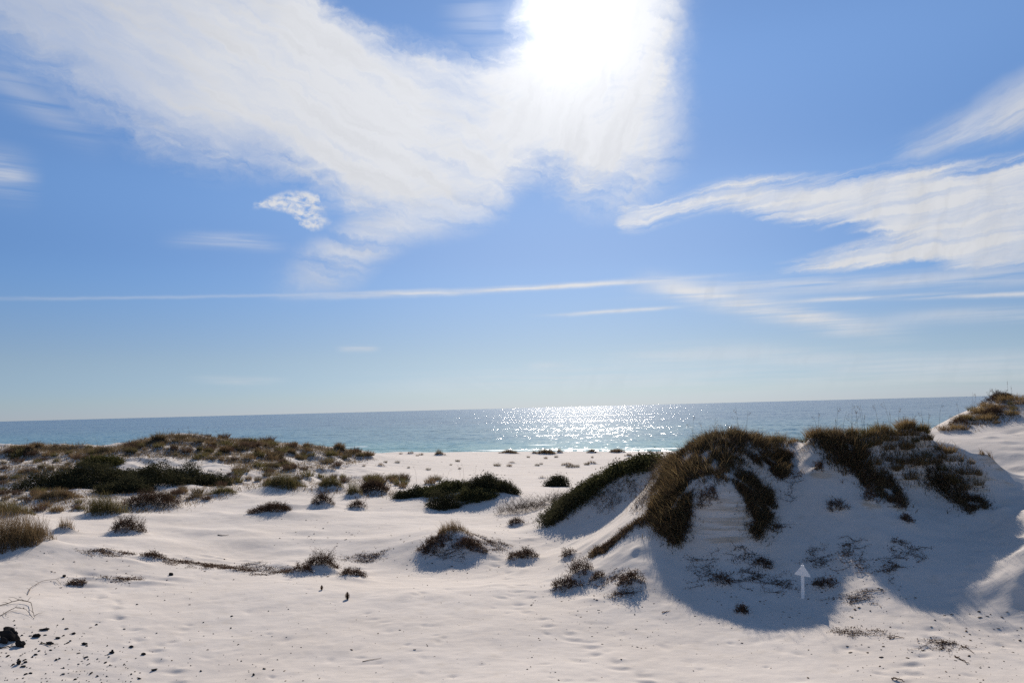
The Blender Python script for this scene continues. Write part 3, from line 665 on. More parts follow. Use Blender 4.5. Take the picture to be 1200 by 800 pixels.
M_sea, g, out = new_mat('sea_water')
geo = g.nt.nodes.new('ShaderNodeNewGeometry'); sx, sy, sz = g.sep(geo.outputs['Position'])
b = g.nt.nodes.new('ShaderNodeBsdfPrincipled')
ds = g.m('MULTIPLY', g.m('ADD', g.m('ADD', sy, -163.0), g.m('MULTIPLY', sx, 0.33)), 0.95)       # metres out from the waterline
along = g.m('SUBTRACT', sx, g.m('MULTIPLY', sy, 0.33))
q = g.xyz(along, ds, 0.0)
blot = g.noise(g.xyz(g.m('MULTIPLY', along, 0.25), ds, 0.0), 0.02, 4, 0.55)
dd = g.m('ADD', ds, g.m('MULTIPLY', g.m('SUBTRACT', blot, 0.5), 90.0))
col = g.mix(g.ss(dd, 0.0, 70.0), (0.06, 0.24, 0.22), (0.013, 0.115, 0.145))
col = g.mix(g.ss(dd, 50.0, 380.0), col, (0.006, 0.048, 0.105))
col = g.mix(g.ss(dd, 400.0, 2500.0), col, (0.005, 0.032, 0.095))
fo = g.noise(g.xyz(g.m('MULTIPLY', along, 0.12), g.m('MULTIPLY', ds, 1.0), 0.0), 0.35, 5, 0.6)
foam = g.m('MULTIPLY', g.ss(fo, 0.52, 0.62), g.ss(ds, 5.0, 0.0, 0.0, 0.8))
foam2 = g.m('MULTIPLY', g.ss(g.m('ABSOLUTE', g.m('SUBTRACT', ds, g.m('ADD', 16.0, g.m('MULTIPLY', fo, 10.0)))), 0.9, 0.2), g.ss(g.noise(g.xyz(along, 0.0, 0.0), 0.022, 2), 0.52, 0.6))
foam = g.m('MAXIMUM', foam, foam2)
g.L.new(g.mix(foam, col, (0.8, 0.82, 0.82)), b.inputs['Base Color'])
g.L.new(g.m('ADD', 0.13, g.m('MULTIPLY', foam, 0.6)), b.inputs['Roughness'])
b.inputs['IOR'].default_value = 1.33; b.inputs['Specular IOR Level'].default_value = 0.11
def ncol(vec, scale, detail, rough):
    n = g.nt.nodes.new('ShaderNodeTexNoise'); g.put(n.inputs['Vector'], vec)
    n.inputs['Scale'].default_value = scale; n.inputs['Detail'].default_value = detail; n.inputs['Roughness'].default_value = rough
    return g.v('SUBTRACT', n.outputs['Color'], (0.5, 0.5, 0.5))
wq = g.xyz(g.m('MULTIPLY', along, 0.5), ds, 0.0)
gust = g.ss(g.noise(g.xyz(g.m('MULTIPLY', along, 0.15), ds, 0.0), 0.012, 5, 0.65), 0.32, 0.68, 0.55, 1.35)   # calmer and rougher bands
a_ = g.v('MULTIPLY', ncol(wq, 0.9, 3, 0.6), (1.25, 1.25, 0.0)); b_ = g.v('MULTIPLY', ncol(wq, 0.16, 2, 0.5), (0.4, 0.4, 0.0))
sl_ = g.v('ADD', a_, b_); sl_ = g.v('MULTIPLY', sl_, g.xyz(gust, gust, 0.0))
sxy = g.sep(sl_)
ca, sa = math.cos(0.319), math.sin(0.319)                      # turn along/out-to-sea slopes into world x and y
nx = g.m('ADD', g.m('MULTIPLY', sxy[0], ca), g.m('MULTIPLY', sxy[1], sa)); ny = g.m('SUBTRACT', g.m('MULTIPLY', sxy[1], ca), g.m('MULTIPLY', sxy[0], sa))
g.L.new(g.v('NORMALIZE', g.xyz(nx, ny, 1.0)), b.inputs['Normal']); g.L.new(b.outputs[0], out.inputs[0])

# ------------------------------------------------------------------ terrain and sea meshes
na, nr = A.shape
V3 = np.stack([X, Y, Z], -1).reshape(-1, 3)
V3[:nr] = V3[:nr]
ii, jj = np.meshgrid(np.arange(na - 1), np.arange(nr - 1), indexing='ij')
q0 = (ii * nr + jj).ravel(); FQ = np.stack([q0, q0 + 1, q0 + nr + 1, q0 + nr], -1)
terrain = obj('sand', mesh_np('sand', V3, FQ[:, ::1], True), M_sand)
terrain['kind'] = 'structure'
SR = np.array([60, 200, 800, 4000, 15000, 60000.0])
th = np.linspace(-PI, PI, 97)
VV = [(0, 0, 0)] + [(r * math.sin(t), r * math.cos(t), 0) for r in SR for t in th[:-1]]
FT = []
for k in range(96): FT.append((0, 1 + (k + 1) % 96, 1 + k, 1 + k))
me = bpy.data.meshes.new('sea'); fs = [(0, 1 + (k + 1) % 96, 1 + k) for k in range(96)]
for i in range(len(SR) - 1):
    for k in range(96):
        a_, b_ = 1 + i * 96 + k, 1 + i * 96 + (k + 1) % 96
        fs.append((a_, b_, b_ + 96, a_ + 96))
me.from_pydata(VV, [], fs); me.update()
sea = obj('sea', me, M_sea); sea['kind'] = 'structure'
sea.location.z = 0.0

# ------------------------------------------------------------------ plants, sign, litter
def plant_mat(name, c1, c2, c3, trans=0.4):
    m, g, out = new_mat(name)
    geo = g.nt.nodes.new('ShaderNodeNewGeometry'); rnd = geo.outputs['Random Per Island']
    col = g.mix(g.ss(rnd, 0.0, 0.75), c1, c2); col = g.mix(g.ss(rnd, 0.78, 1.0), col, c3)
    n = g.noise(geo.outputs['Position'], 1.3, 3, 0.6)
    col = g.mix(g.ss(n, 0.35, 0.7, 0.0, 0.5), col, c1)
    d = g.nt.nodes.new('ShaderNodeBsdfDiffuse'); t = g.nt.nodes.new('ShaderNodeBsdfTranslucent')
    g.L.new(col, d.inputs[0]); g.L.new(col, t.inputs[0])
    mx = g.nt.nodes.new('ShaderNodeMixShader'); mx.inputs[0].default_value = trans
    g.L.new(d.outputs[0], mx.inputs[1]); g.L.new(t.outputs[0], mx.inputs[2]); g.L.new(mx.outputs[0], out.inputs[0])
    return m
PM = {
 'cover': plant_mat('dune_cover_grass', (.12, .085, .048), (.20, .145, .08), (.32, .24, .14), .45),
 'scrub': plant_mat('scrub_leaf', (.042, .041, .023), (.068, .064, .032), (.13, .11, .055), .3),
 'green': plant_mat('green_leaf', (.054, .053, .025), (.088, .084, .035), (.16, .14, .055), .35),
 'olive': plant_mat('olive_leaf', (.05, .052, .02), (.085, .08, .028), (.17, .14, .045), .35),
 'olive_grass': plant_mat('olive_grass_blade', (.09, .08, .032), (.15, .125, .05), (.26, .19, .09), .45),
 'grass': plant_mat('dry_grass_blade', (.13, .085, .045), (.22, .15, .08), (.34, .25, .14), .45),
 'gold': plant_mat('golden_grass_blade', (.16, .10, .045), (.26, .18, .085), (.40, .30, .15), .5),
 'thatch': plant_mat('brown_thatch', (.095, .074, .045), (.155, .12, .066), (.27, .20, .11), .4),
 'brush': plant_mat('brown_twigs', (.09, .055, .038), (.14, .085, .055), (.20, .14, .09), .25),
 'twig': plant_mat('grey_brown_twigs', (.13, .085, .06), (.18, .125, .09), (.25, .19, .13), .25),
 'vine': plant_mat('vine_stem', (.085, .06, .045), (.13, .09, .065), (.19, .14, .10), .15),
 'wood': plant_mat('branch_bark', (.10, .075, .055), (.14, .11, .08), (.18, .14, .11), 0.0),
 'char': plant_mat('charcoal', (.022, .020, .019), (.035, .031, .028), (.075, .065, .055), 0.0),
 'litter': plant_mat('plant_litter', (.10, .07, .05), (.17, .12, .08), (.24, .19, .14), 0.0),
}
vr = np.random.default_rng(11)
def blades(P0, H, lean, width, droop=0.25):
    n = len(P0); T = np.array([0, .35, .7, 1.0]); a = vr.uniform(0, 2 * PI, n)
    side = np.stack([np.cos(a), np.sin(a), np.zeros(n)], -1)
    V = np.empty((n, 8, 3), np.float32)
    for k, t in enumerate(T):
        c = P0.copy(); c[:, :2] += lean * (H * (0.35 * t + 0.65 * t * t))[:, None]
        c[:, 2] += H * (t - droop * t * t)
        wv = side * (width * (1 - 0.85 * t))[:, None] * 0.5
        V[:, 2 * k] = c - wv; V[:, 2 * k + 1] = c + wv
    b = np.arange(n)[:, None] * 8
    Fq = np.concatenate([b + np.array([[0, 1, 3, 2]]) + 2 * k for k in range(3)], 0)
    return V.reshape(-1, 3), Fq
def leafs(P0, size, flat=0.0):
    n = len(P0); u = vr.normal(size=(n, 3)); u[:, 2] += 0.2; u /= np.linalg.norm(u, axis=1)[:, None]
    v = vr.normal(size=(n, 3)); v[:, 2] *= (1 - flat); v -= (v * u).sum(1)[:, None] * u; v /= np.linalg.norm(v, axis=1)[:, None]
    a = size[:, None] * .5; V = np.stack([P0 - a * u, P0 + .42 * a * v, P0 + a * u, P0 - .42 * a * v], 1)
    return V.reshape(-1, 3), np.arange(4 * n).reshape(-1, 4)
def tubes(paths, radii):
    """paths: (n, k, 3) polylines; 3-sided tubes"""
    paths = np.asarray(paths, float); n, k, _ = paths.shape; r = np.asarray(radii, float).reshape(n, 1)
    V = np.empty((n, k, 3, 3)); t = np.gradient(paths, axis=1); t /= np.linalg.norm(t, axis=2)[..., None] + 1e-9
    up = np.array([.3, .2, 1.0]); s1 = np.cross(t, up); s1 /= np.linalg.norm(s1, axis=2)[..., None] + 1e-9; s2 = np.cross(t, s1)
    tap = np.linspace(1, .35, k)[None, :, None]
    for q in range(3):
        c_, s_ = math.cos(q * 2.094), math.sin(q * 2.094)
        V[:, :, q] = paths + (s1 * c_ + s2 * s_) * r[:, :, None] * tap
    Fq = []
    b = (np.arange(n) * k * 3)[:, None]
    for j in range(k - 1):
        for q in range(3):
            Fq.append(b + np.array([[3 * j + q, 3 * j + (q + 1) % 3, 3 * j + 3 + (q + 1) % 3, 3 * j + 3 + q]]))
    return V.reshape(-1, 3), np.concatenate(Fq, 0)
def join(*vf):
    vs_, fs_, o = [], [], 0
    for v_, f_ in vf: vs_.append(v_); fs_.append(f_ + o); o += len(v_)
    return np.concatenate(vs_), np.concatenate(fs_)
def disc(n, w_, d_, u, c):
    """points in an ellipse w across, d deep, u = unit view direction, c = its centre"""
    rho = np.sqrt(vr.random(n)); th = vr.uniform(0, 2 * PI, n)
    rho_ = rho * (1 + .20 * np.sin(3 * th + vr.uniform(0, 6)) + .14 * np.sin(5 * th + vr.uniform(0, 6)))
    a, b_ = rho_ * np.cos(th) * w_ / 2, rho_ * np.sin(th) * d_ / 2
    return np.stack([c[0] + a * u[1] + b_ * u[0], c[1] - a * u[0] + b_ * u[1]], -1), rho
def gz(xy): return height(xy[:, 0], xy[:, 1])
def prof(xy, rho, h_, lump=.5):
    f = np.clip(1 - rho ** 2.2, 0, 1) ** .55 * (1 + .22 * vnoise(xy[:, 0] / .35, xy[:, 1] / .35, 12))
    return h_ * f * (1 - lump / 2 + lump * (0.5 + 0.5 * vnoise(xy[:, 0] / max(.25, h_ * .8), xy[:, 1] / max(.25, h_ * .8), 5)) - lump * .25)
def dist_k(p): return max(1.0, math.hypot(p[0], p[1]) / 38.0)     # far plants get slightly coarser leaves
def leafy(c, xy, Hh, k, mat, leaf=.075, per=22, spread=.11, dense=1.0):
    """foliage gathered in twig-end clusters, and the branches that carry it"""
    n = len(xy); zz = gz(xy)
    cz = zz + Hh * (1 - 0.92 * vr.random(n) ** 1.3)
    ctr = np.stack([xy[:, 0], xy[:, 1], cz], -1)
    m_ = int(per * dense); L = np.repeat(ctr, m_, 0) + vr.normal(0, 1, (n * m_, 3)) * spread * k * np.array([1, 1, .7])
    L[:, 2] = np.maximum(L[:, 2], np.repeat(zz, m_) + .01)
    fol = leafs(L, leaf * k * vr.uniform(.6, 1.3, n * m_))
    nb = min(n, 60); ids = vr.choice(n, nb, False)
    base = np.stack([xy[ids, 0] * .45 + c[0] * .55, xy[ids, 1] * .45 + c[1] * .55], -1); bz = gz(base)
    p0 = np.stack([base[:, 0], base[:, 1], bz - .03], -1); p2 = ctr[ids]; p1 = (p0 + p2) / 2 + vr.normal(0, .05, (nb, 3)); p1[:, 2] += .04
    return fol, tubes(np.stack([p0, p1, p2], 1), np.full(nb, .010 * k))
def brushy(c, xy, Hh, k, leafn=6, twl=.32, rad=.006):
    n = len(xy); zz = gz(xy); a = vr.uniform(0, 2 * PI, n); ln = twl * vr.uniform(.5, 1.2, n) * np.clip(Hh / .35, .4, 1.6)
    p0 = np.stack([xy[:, 0], xy[:, 1], zz + vr.random(n) * Hh * .35], -1)
    dirv = np.stack([np.cos(a) * .8, np.sin(a) * .8, vr.uniform(.1, 1.3, n)], -1)
    p2 = p0 + dirv * ln[:, None] * .8; p2[:, 2] = np.minimum(p2[:, 2], zz + Hh * 1.05); p1 = (p0 + p2) / 2 + vr.normal(0, .03, (n, 3)); p1[:, 2] += ln * .12
    st = tubes(np.stack([p0, p1, p2], 1), np.full(n, rad * k))
    L = np.repeat(p2, leafn, 0) * 1.0; L += (np.repeat(p0, leafn, 0) - L) * vr.random((n * leafn, 1)) * .7 + vr.normal(0, .035 * k, L.shape)
    L[:, 2] = np.maximum(L[:, 2], gz(L[:, :2]) + .005)
    return st, leafs(L, .04 * k * vr.uniform(.5, 1.3, len(L)))
def grassy(xy, Hh, k, u, lean=.35, wid=.012, wind=(-.10, .05)):
    n = len(xy); P0 = np.stack([xy[:, 0], xy[:, 1], gz(xy) - .02], -1)
    a = vr.uniform(0, 2 * PI, n); l = np.stack([np.cos(a), np.sin(a)], -1) * (lean * vr.uniform(.2, 1.5, n))[:, None] + np.array(wind)
    return blades(P0, Hh * vr.uniform(.55, 1.25, n), l, wid * k * vr.uniform(.6, 1.3, n), .2)
def viney(c, xy, k, n, length, hmax):
    ids = vr.choice(len(xy), n); pth = np.empty((n, 6, 3)); a = vr.uniform(0, 2 * PI, n); cur = vr.normal(0, .9, n)
    p = xy[ids].copy(); stp = length / 5 * vr.uniform(.4, 1.2, n)
    for j in range(6):
        z = gz(p) + .012 + hmax * .6 * np.abs(np.sin(j * 1.1 + ids)) * (vr.random(n) ** 2)
        pth[:, j] = np.stack([p[:, 0], p[:, 1], z], -1)
        p = p + np.stack([np.cos(a), np.sin(a) * .6], -1) * stp[:, None]; a = a + cur * .5 + vr.normal(0, .35, n)
    st = tubes(pth, vr.uniform(.003, .008, n) * k)
    L = pth.reshape(-1, 3)[vr.choice(n * 6, n * 26)] + vr.normal(0, 1, (n * 26, 3)) * np.array([.07, .07, .02]) * k
    L[:, 2] = np.maximum(L[:, 2], gz(L[:, :2]) + .005)
    return st, leafs(L, .045 * k * vr.uniform(.4, 1.3, len(L)))
def rel(vf, c): return (vf[0] - np.asarray(c, np.float32), vf[1])
def root_empty(name, c, label, cat, group=None):
    o = bpy.data.objects.new(name, None); C.objects.link(o); o.location = [float(q) for q in c]; o.empty_display_size = .2
    return tag(o, label, cat, group)
def add_part(o, name, vf, c, mat): return obj(name, mesh_np(name, *rel(vf, c)), mat, o)
def plant(name, c, xy, Hh, style, k, label, cat, group=None, u=(0, 1)):
    c = np.array([c[0], c[1], float(height(c[0], c[1]))]); e = root_empty(name, c, label, cat, group)
    if style in ('scrub', 'green', 'olive'):
        fol, br = leafy(c, xy, Hh, k, style); add_part(e, 'foliage', fol, c, PM[style]); add_part(e, 'branches', br, c, PM['wood'])
    elif style in ('brush', 'twig'):
        if style == 'brush': st, lf = brushy(c, xy, Hh, k, 9)
        else: st, lf = brushy(c, xy, Hh, k, 3, .42)
        add_part(e, 'twigs', st, c, PM['wood'] if style == 'twig' else PM['brush']); add_part(e, 'leaves', lf, c, PM[style])
    elif style == 'vine':
        st, lf = viney(c, xy, k, max(8, len(xy) // 9), .55, .05); add_part(e, 'stems', st, c, PM['vine']); add_part(e, 'leaves', lf, c, PM['brush'])
    elif style == 'thatch':
        gx = (height(xy[:, 0] + .3, xy[:, 1]) - height(xy[:, 0] - .3, xy[:, 1])) / .6; gy = (height(xy[:, 0], xy[:, 1] + .3) - height(xy[:, 0], xy[:, 1] - .3)) / .6
        n = len(xy); P0 = np.stack([xy[:, 0], xy[:, 1], gz(xy) - .02], -1); sl = np.hypot(gx, gy)
        l = -np.stack([gx, gy], -1) * .75 + vr.normal(0, .33, (n, 2)); Hb = Hh * vr.uniform(.45, 1.2, n)
        add_part(e, 'blades', blades(P0, Hb, l, .015 * k * vr.uniform(.6, 1.4, n), np.clip(.15 + sl * .55, .15, .9)), c, PM['thatch'])
        ds_ = vr.choice(n, n // 6); add_part(e, 'straw_blades', blades(P0[ds_], Hb[ds_] * 1.2, l[ds_] * .6 + vr.normal(0, .2, (len(ds_), 2)), .013 * k * vr.uniform(.6, 1.4, len(ds_)), .2), c, PM['gold'])
        ids = vr.choice(n, n // 5); st, lf = brushy(c, xy[ids], Hh[ids] * .7, k, 5, .3); add_part(e, 'twigs', join(st, lf), c, PM['brush'])
    else:
        add_part(e, 'blades', grassy(xy, Hh, k, u), c, PM[style])
        ids = vr.choice(len(xy), max(10, len(xy) // 5)); add_part(e, 'dry_leaves', grassy(xy[ids], Hh[ids] * .6, k, u, .9, .016), c, PM['thatch' if style != 'gold' else 'grass'])
    return e

# prototypes for the scattered tufts: unit width and height
def unit_tuft(seed, nbl):
    vr2 = np.random.default_rng(seed); n = nbl; a = vr2.uniform(0, 2 * PI, n); rho = np.sqrt(vr2.random(n)) * .42
    P0 = np.stack([rho * np.cos(a), rho * np.sin(a), -.08 + 0 * a], -1)
    d = vr2.uniform(0, 2 * PI, n); l = np.stack([np.cos(a) * rho * 1.2, np.sin(a) * rho * 1.2], -1) + np.stack([np.cos(d), np.sin(d)], -1) * .18 * vr2.random(n)[:, None]
    return P0, l, (1 - rho * 1.1) * vr2.uniform(.6, 1.25, n)
protos = {}
for cls, mats, wd, nb in (('grass_tuft', ('grass', 'thatch', 'olive_grass', 'brush'), .030, 170), ('crest_tuft', ('gold', 'olive_grass', 'gold', 'grass'), .020, 230), ('beach_tuft', ('grass', 'thatch'), .035, 90)):
    protos[cls] = []
    for q_, mt in enumerate(mats):
        P0, l, hh = unit_tuft(50 + q_ * 7 + nb, nb)
        protos[cls].append(mesh_np(cls + '_blades', *blades(P0, hh, l, np.full(nb, wd), .2))); protos[cls][-1].materials.append(PM[mt])

for kind, it, p, w_, h_ in PLACED:
    dn = math.hypot(p[0], p[1]); u = p[:2] / dn
    if kind == 'scat':
        key, px, py, wp, hp, lab = it; L_, Gp = lab(px, py, wp)
        vi = int(vr.integers(len(protos[key]))); x, y = p[0] + u[0] * w_ * .2, p[1] + u[1] * w_ * .2
        o = obj(key, protos[key][vi], None, None, (x, y, float(height(x, y)) - .01)); s_ = 1.0 + .25 * vr.random()
        o.scale = (w_ * s_, w_ * s_ * .9, h_ * 1.25 * s_); o.rotation_euler.z = vr.uniform(0, 2 * PI)
        tag(o, L_, 'grass tuft', Gp)
        continue
    name, px, py, wp, hp, style, label, cat = it
    dep = min(w_ * (.62 if style not in ('vine',) else .5), 4.0 if w_ > 4 else 2.6) if style != 'vine' else max(min(w_ * .5, 1.2), h_ / max(.12, 5 / dn) * .8)
    c = p[:2] + u * dep * .5; k = dist_k(p); area = w_ * dep
    if style in ('scrub', 'green', 'olive'): n = int(np.clip(area * 150 * (1 + h_ * .8) / k, 260, 1700)); xy, rho = disc(n, w_, dep, u, c); Hh = prof(xy, rho, h_ * 1.15, .8) * np.where(vr.random(n) < .07, 1.3, 1.0)
    elif style in ('brush', 'twig'): n = int(np.clip(area * (420 if style == 'brush' else 110), 60, 900)); xy, rho = disc(n, w_ * .95, dep, u, c); Hh = prof(xy, rho, h_ * .95)
    elif style == 'vine': n = int(np.clip(area * 260, 140, 900)); xy, rho = disc(n, w_ * .95, dep, u, c); Hh = prof(xy, rho, .05)
    else: n = int(np.clip(area * (520 if name != 'beach_tuft' else 150), 50, 2200)); xy, rho = disc(n, w_ * .85, dep, u, c); Hh = prof(xy, rho, h_ * .95)
    plant(name, c, xy, Hh, style, k, label, cat, None, u)
for it, roots in zip(PATCH, PROOT):
    name, poly, back, style, label, cat, hgt, mult = it
    if style in ('scrub', 'green'):
        xy = np.repeat(roots, 2, 0) + vr.normal(0, .08, (2 * len(roots), 2)); Hh = hgt * vr.uniform(.4, 1.1, len(xy)) * (1 + .7 * vnoise(xy[:, 0] / .5, xy[:, 1] / .5, 3)); xy = xy + vr.normal(0, .16, xy.shape) * (vr.random(len(xy)) < .3)[:, None]
    else:
        xy = np.repeat(roots, mult if style == 'thatch' else 1, 0); xy = xy + vr.normal(0, .07, xy.shape) * np.where(vr.random(len(xy)) < .12, 2.8, 1.0)[:, None]; Hh = hgt * np.repeat(vr.uniform(.45, 1.2, len(roots)), mult if style == 'thatch' else 1)
        keep = fbm(xy[:, 0] / .45, xy[:, 1] / .45, 2, 8) > -.75 + .3 * vr.random(len(xy)); xy, Hh = xy[keep], Hh[keep]
    c = roots.mean(0)
    plant(name, c, xy, Hh, style, dist_k(c) * 1.0, label, cat)

# sea oats: tall bare stalks with drooping seed heads
def oat_meshes(seed):
    r_ = np.random.default_rng(seed); n = 1; pth = []; hd = []
    for q in range(n):
        b0 = r_.normal(0, .12, 2); a = r_.uniform(0, 2 * PI); hh = r_.uniform(.75, 1.15); ln = r_.uniform(.05, .22)
        P = [[b0[0] + math.cos(a) * ln * t * t, b0[1] + math.sin(a) * ln * t * t, hh * t - .05] for t in (0, .3, .6, .85, 1)]
        pth.append(P); e_ = np.array(P[-1])
        for j in range(14): hd.append(e_ + [math.cos(a) * .10 * (j / 14), math.sin(a) * .10 * (j / 14), .02 - .20 * (1 - j / 14) + .03 * math.sin(j) - .1 * (j / 14) ** 2])
    return tubes(pth, np.full(n, .0055)), leafs(np.array(hd), np.full(len(hd), .032))
oats = []
for q_ in range(8):
    a_, b_ = oat_meshes(300 + q_); m1 = mesh_np('stalk', *a_); m1.materials.append(PM['grass']); m2 = mesh_np('seed_head', *b_); m2.materials.append(PM['twig']); oats.append((m1, m2))
def oat_row(P_, n, label, group, jit=5):
    xs, ys = zip(*P_)
    for q in range(n):
        px = vr.uniform(xs[0], xs[-1]); py = np.interp(px, xs, ys) + abs(vr.normal(0, jit)); p = None
        for dy_ in range(0, 16, 2):
            p = hit(px, py + dy_)
            if p is not None: break
        if p is None: continue
        m1, m2 = oats[int(vr.integers(len(oats)))]; k = dist_k(p) ** .7
        e = bpy.data.objects.new('sea_oats', None); C.objects.link(e); e.location = [float(t) for t in p]; e.rotation_euler.z = vr.uniform(0, 6.28)
        s_ = vr.uniform(.75, 1.2); e.scale = (k, k, s_); tag(e, label, 'sea oats', group)
        obj('stalk', m1, None, e); obj('seed_head', m2, None, e)
oat_row([(100,530),(160,519),(240,512),(300,518),(420,530)], 34, 'thin sea oats stalks standing against the sea on top of the left dune', 'sea oats on the left dune')
oat_row([(0,526),(100,527)], 8, 'thin sea oats stalks on the low crest at the far left', 'sea oats at the far left')
oat_row([(300,572),(420,570),(480,566)], 22, 'thin sea oats stalks rising from the grass row behind the sand hump', 'sea oats behind the hump')
oat_row([(480,560),(560,556)], 5, 'thin sea oats stalks on the beach left of the tall round bush', 'sea oats left of the round bush')
oat_row([(800,524),(900,512)], 8, 'thin sea oats stalks above the dark mat of the big dune', 'sea oats on the dark mat', 3)
oat_row([(950,514),(1090,522)], 30, 'thin sea oats stalks against the sea on the right-hand crest', 'sea oats on the right-hand crest', 4)
oat_row([(1095,503),(1195,468)], 12, 'thin sea oats stalks on the crest of the far right dune', 'sea oats on the far right dune', 3)

# sparse ground grass nobody could count
def ground_grass(poly, n, hgt, wid):
    pts_ = []
    for px, py in in_poly(poly, n // 9, prng):
        p = hit(px, py)
        if p is not None: pts_.append(p[:2])
    xy = np.repeat(np.array(pts_), 9, 0); xy = xy + vr.normal(0, .28, xy.shape); n = len(xy)
    P0 = np.stack([xy[:, 0], xy[:, 1], gz(xy) - .02], -1); return blades(P0, hgt * vr.uniform(.4, 1.2, n), vr.normal(0, .45, (n, 2)), np.full(n, wid), .25)
gg = join(ground_grass(SCAT[0][1], 19000, .30, .03), ground_grass([(0,524),(60,521),(130,526),(160,516),(200,510),(240,510),(300,516),(355,521),(420,528),(430,534),(350,528),(300,524),(240,518),(200,518),(160,524),(130,533),(0,532)], 14000, .42, .028), ground_grass([(130,540),(160,520),(240,514),(300,522),(340,530),(330,550),(262,542),(200,536)], 5000, .32, .03), ground_grass([(0,600),(0,572),(220,575),(300,560),(480,558),(470,585),(300,572),(200,600)], 7000, .26, .026),
          ground_grass([(950,516),(1050,518),(1100,525),(1145,555),(1130,570),(1050,550)], 2500, .26, .014), ground_grass([(1100,502),(1160,476),(1198,472),(1198,490),(1120,505)], 900, .22, .022))
o = obj('dune_grass', mesh_np('dune_grass', *gg), PM['cover']); tag(o, 'sparse dry grass growing thinly over the dune slopes', 'grass', None, 'stuff')

# litter: bits of stem, shell and charcoal lying on the sand
def chips(polys, sizes, flat=.35):
    Vs = []; 
    for (poly, n), (s0, s1) in zip(polys, sizes):
        for px, py in in_poly(poly, n, prng):
            p = hit(px, py)
            if p is None: continue
            s_ = s0 + (s1 - s0) * vr.random() ** 3; a = vr.uniform(0, PI); l_ = s_ * vr.uniform(.7, 2.6)
            q = np.array([[-1, -1, 0], [1, -1, 0], [1, 1, 0], [-1, 1, 0], [-.6, -.6, 1], [.7, -.5, .8], [.6, .7, 1], [-.7, .6, .9]], float) * [l_ / 2, s_ / 2, s_ * flat] + vr.normal(0, s_ * .12, (8, 3))
            c_, sn = math.cos(a), math.sin(a); q[:, :2] = q[:, :2] @ np.array([[c_, sn], [-sn, c_]]); Vs.append(q + p)
    V = np.array(Vs); b_ = (np.arange(len(V)) * 8)[:, None]
    Fq = np.concatenate([b_ + np.array([f]) for f in ([4, 5, 6, 7], [0, 1, 5, 4], [1, 2, 6, 5], [2, 3, 7, 6], [3, 0, 4, 7])], 0)
    return V.reshape(-1, 3), Fq
ll = chips([([(0,690),(700,690),(1200,740),(1200,800),(0,800)], 420), ([(980,700),(1060,720),(1200,715),(1200,800),(990,790)], 170), ([(600,640),(700,660),(800,700),(760,780),(560,700)], 130),
            ([(420,640),(500,640),(640,670),(480,690)], 90), ([(800,655),(1000,655),(1090,700),(900,735),(820,700)], 150), ([(40,645),(430,655),(430,680),(60,700)], 130), ([(420,530),(760,530),(600,560),(450,570)], 60), ([(470,590),(640,600),(640,640),(300,640),(300,610)], 90)],
           [(.008, .03), (.010, .045), (.010, .035), (.012, .045), (.012, .04), (.012, .045), (.04, .12), (.02, .05)])
o = obj('beach_litter', mesh_np('beach_litter', *ll), PM['litter']); tag(o, 'tiny bits of dry stem and shell scattered on the sand', 'litter', None, 'stuff')
ll = chips([([(0,720),(60,728),(120,750),(180,800),(0,800)], 170), ([(60,700),(330,700),(420,790),(100,800)], 70)], [(.012, .045), (.012, .04)], .6)
o = obj('charcoal_crumbs', mesh_np('charcoal_crumbs', *ll), PM['char']); tag(o, 'small black charcoal crumbs scattered around the burnt wood', 'charcoal', None, 'stuff')
def lump(name, px, py, wp, hp, label, cat, mat, group=None, seed=0):
    p = hit(px, py); k = math.hypot(p[0], p[1]) / math.sqrt(F * F + (px - 600) ** 2)
    import bmesh
    bm = bmesh.new(); bmesh.ops.create_icosphere(bm, subdivisions=3, radius=.5); r_ = np.random.default_rng(seed + 400)
    o1, o2 = r_.uniform(0, 50, 2)
    for v in bm.verts:
        c_ = np.array(v.co); d_ = 1 + .45 * float(fbm(np.array([c_[0] * 3.5 + o1 + c_[2] * 2]), np.array([c_[1] * 3.5 + o2]), 3, seed)[0]); v.co = Vector((c_ * d_).tolist())
    me = bpy.data.meshes.new(name); bm.to_mesh(me); bm.free()
    o = obj(name, me, mat, None, (p[0], p[1], p[2] + hp * k * .25)); o.scale = (wp * k * .78, max(wp * k * .4, hp * k * .7), hp * k * .75); o.rotation_euler.z = r_.uniform(-.5, .5)
    return tag(o, label, cat, group)
lump('charred_log', 12, 748, 34, 17, 'big black charred chunk at the left edge, nearest the branch', 'charred wood', PM['char'], None, 1)
lump('charred_log', 24, 757, 15, 10, 'black charred lump on the right of the big chunk', 'charred wood', PM['char'], None, 2)
lump('charred_log', 3, 753, 14, 9, 'black charred lump at the very left edge under the big chunk', 'charred wood', PM['char'], None, 3)
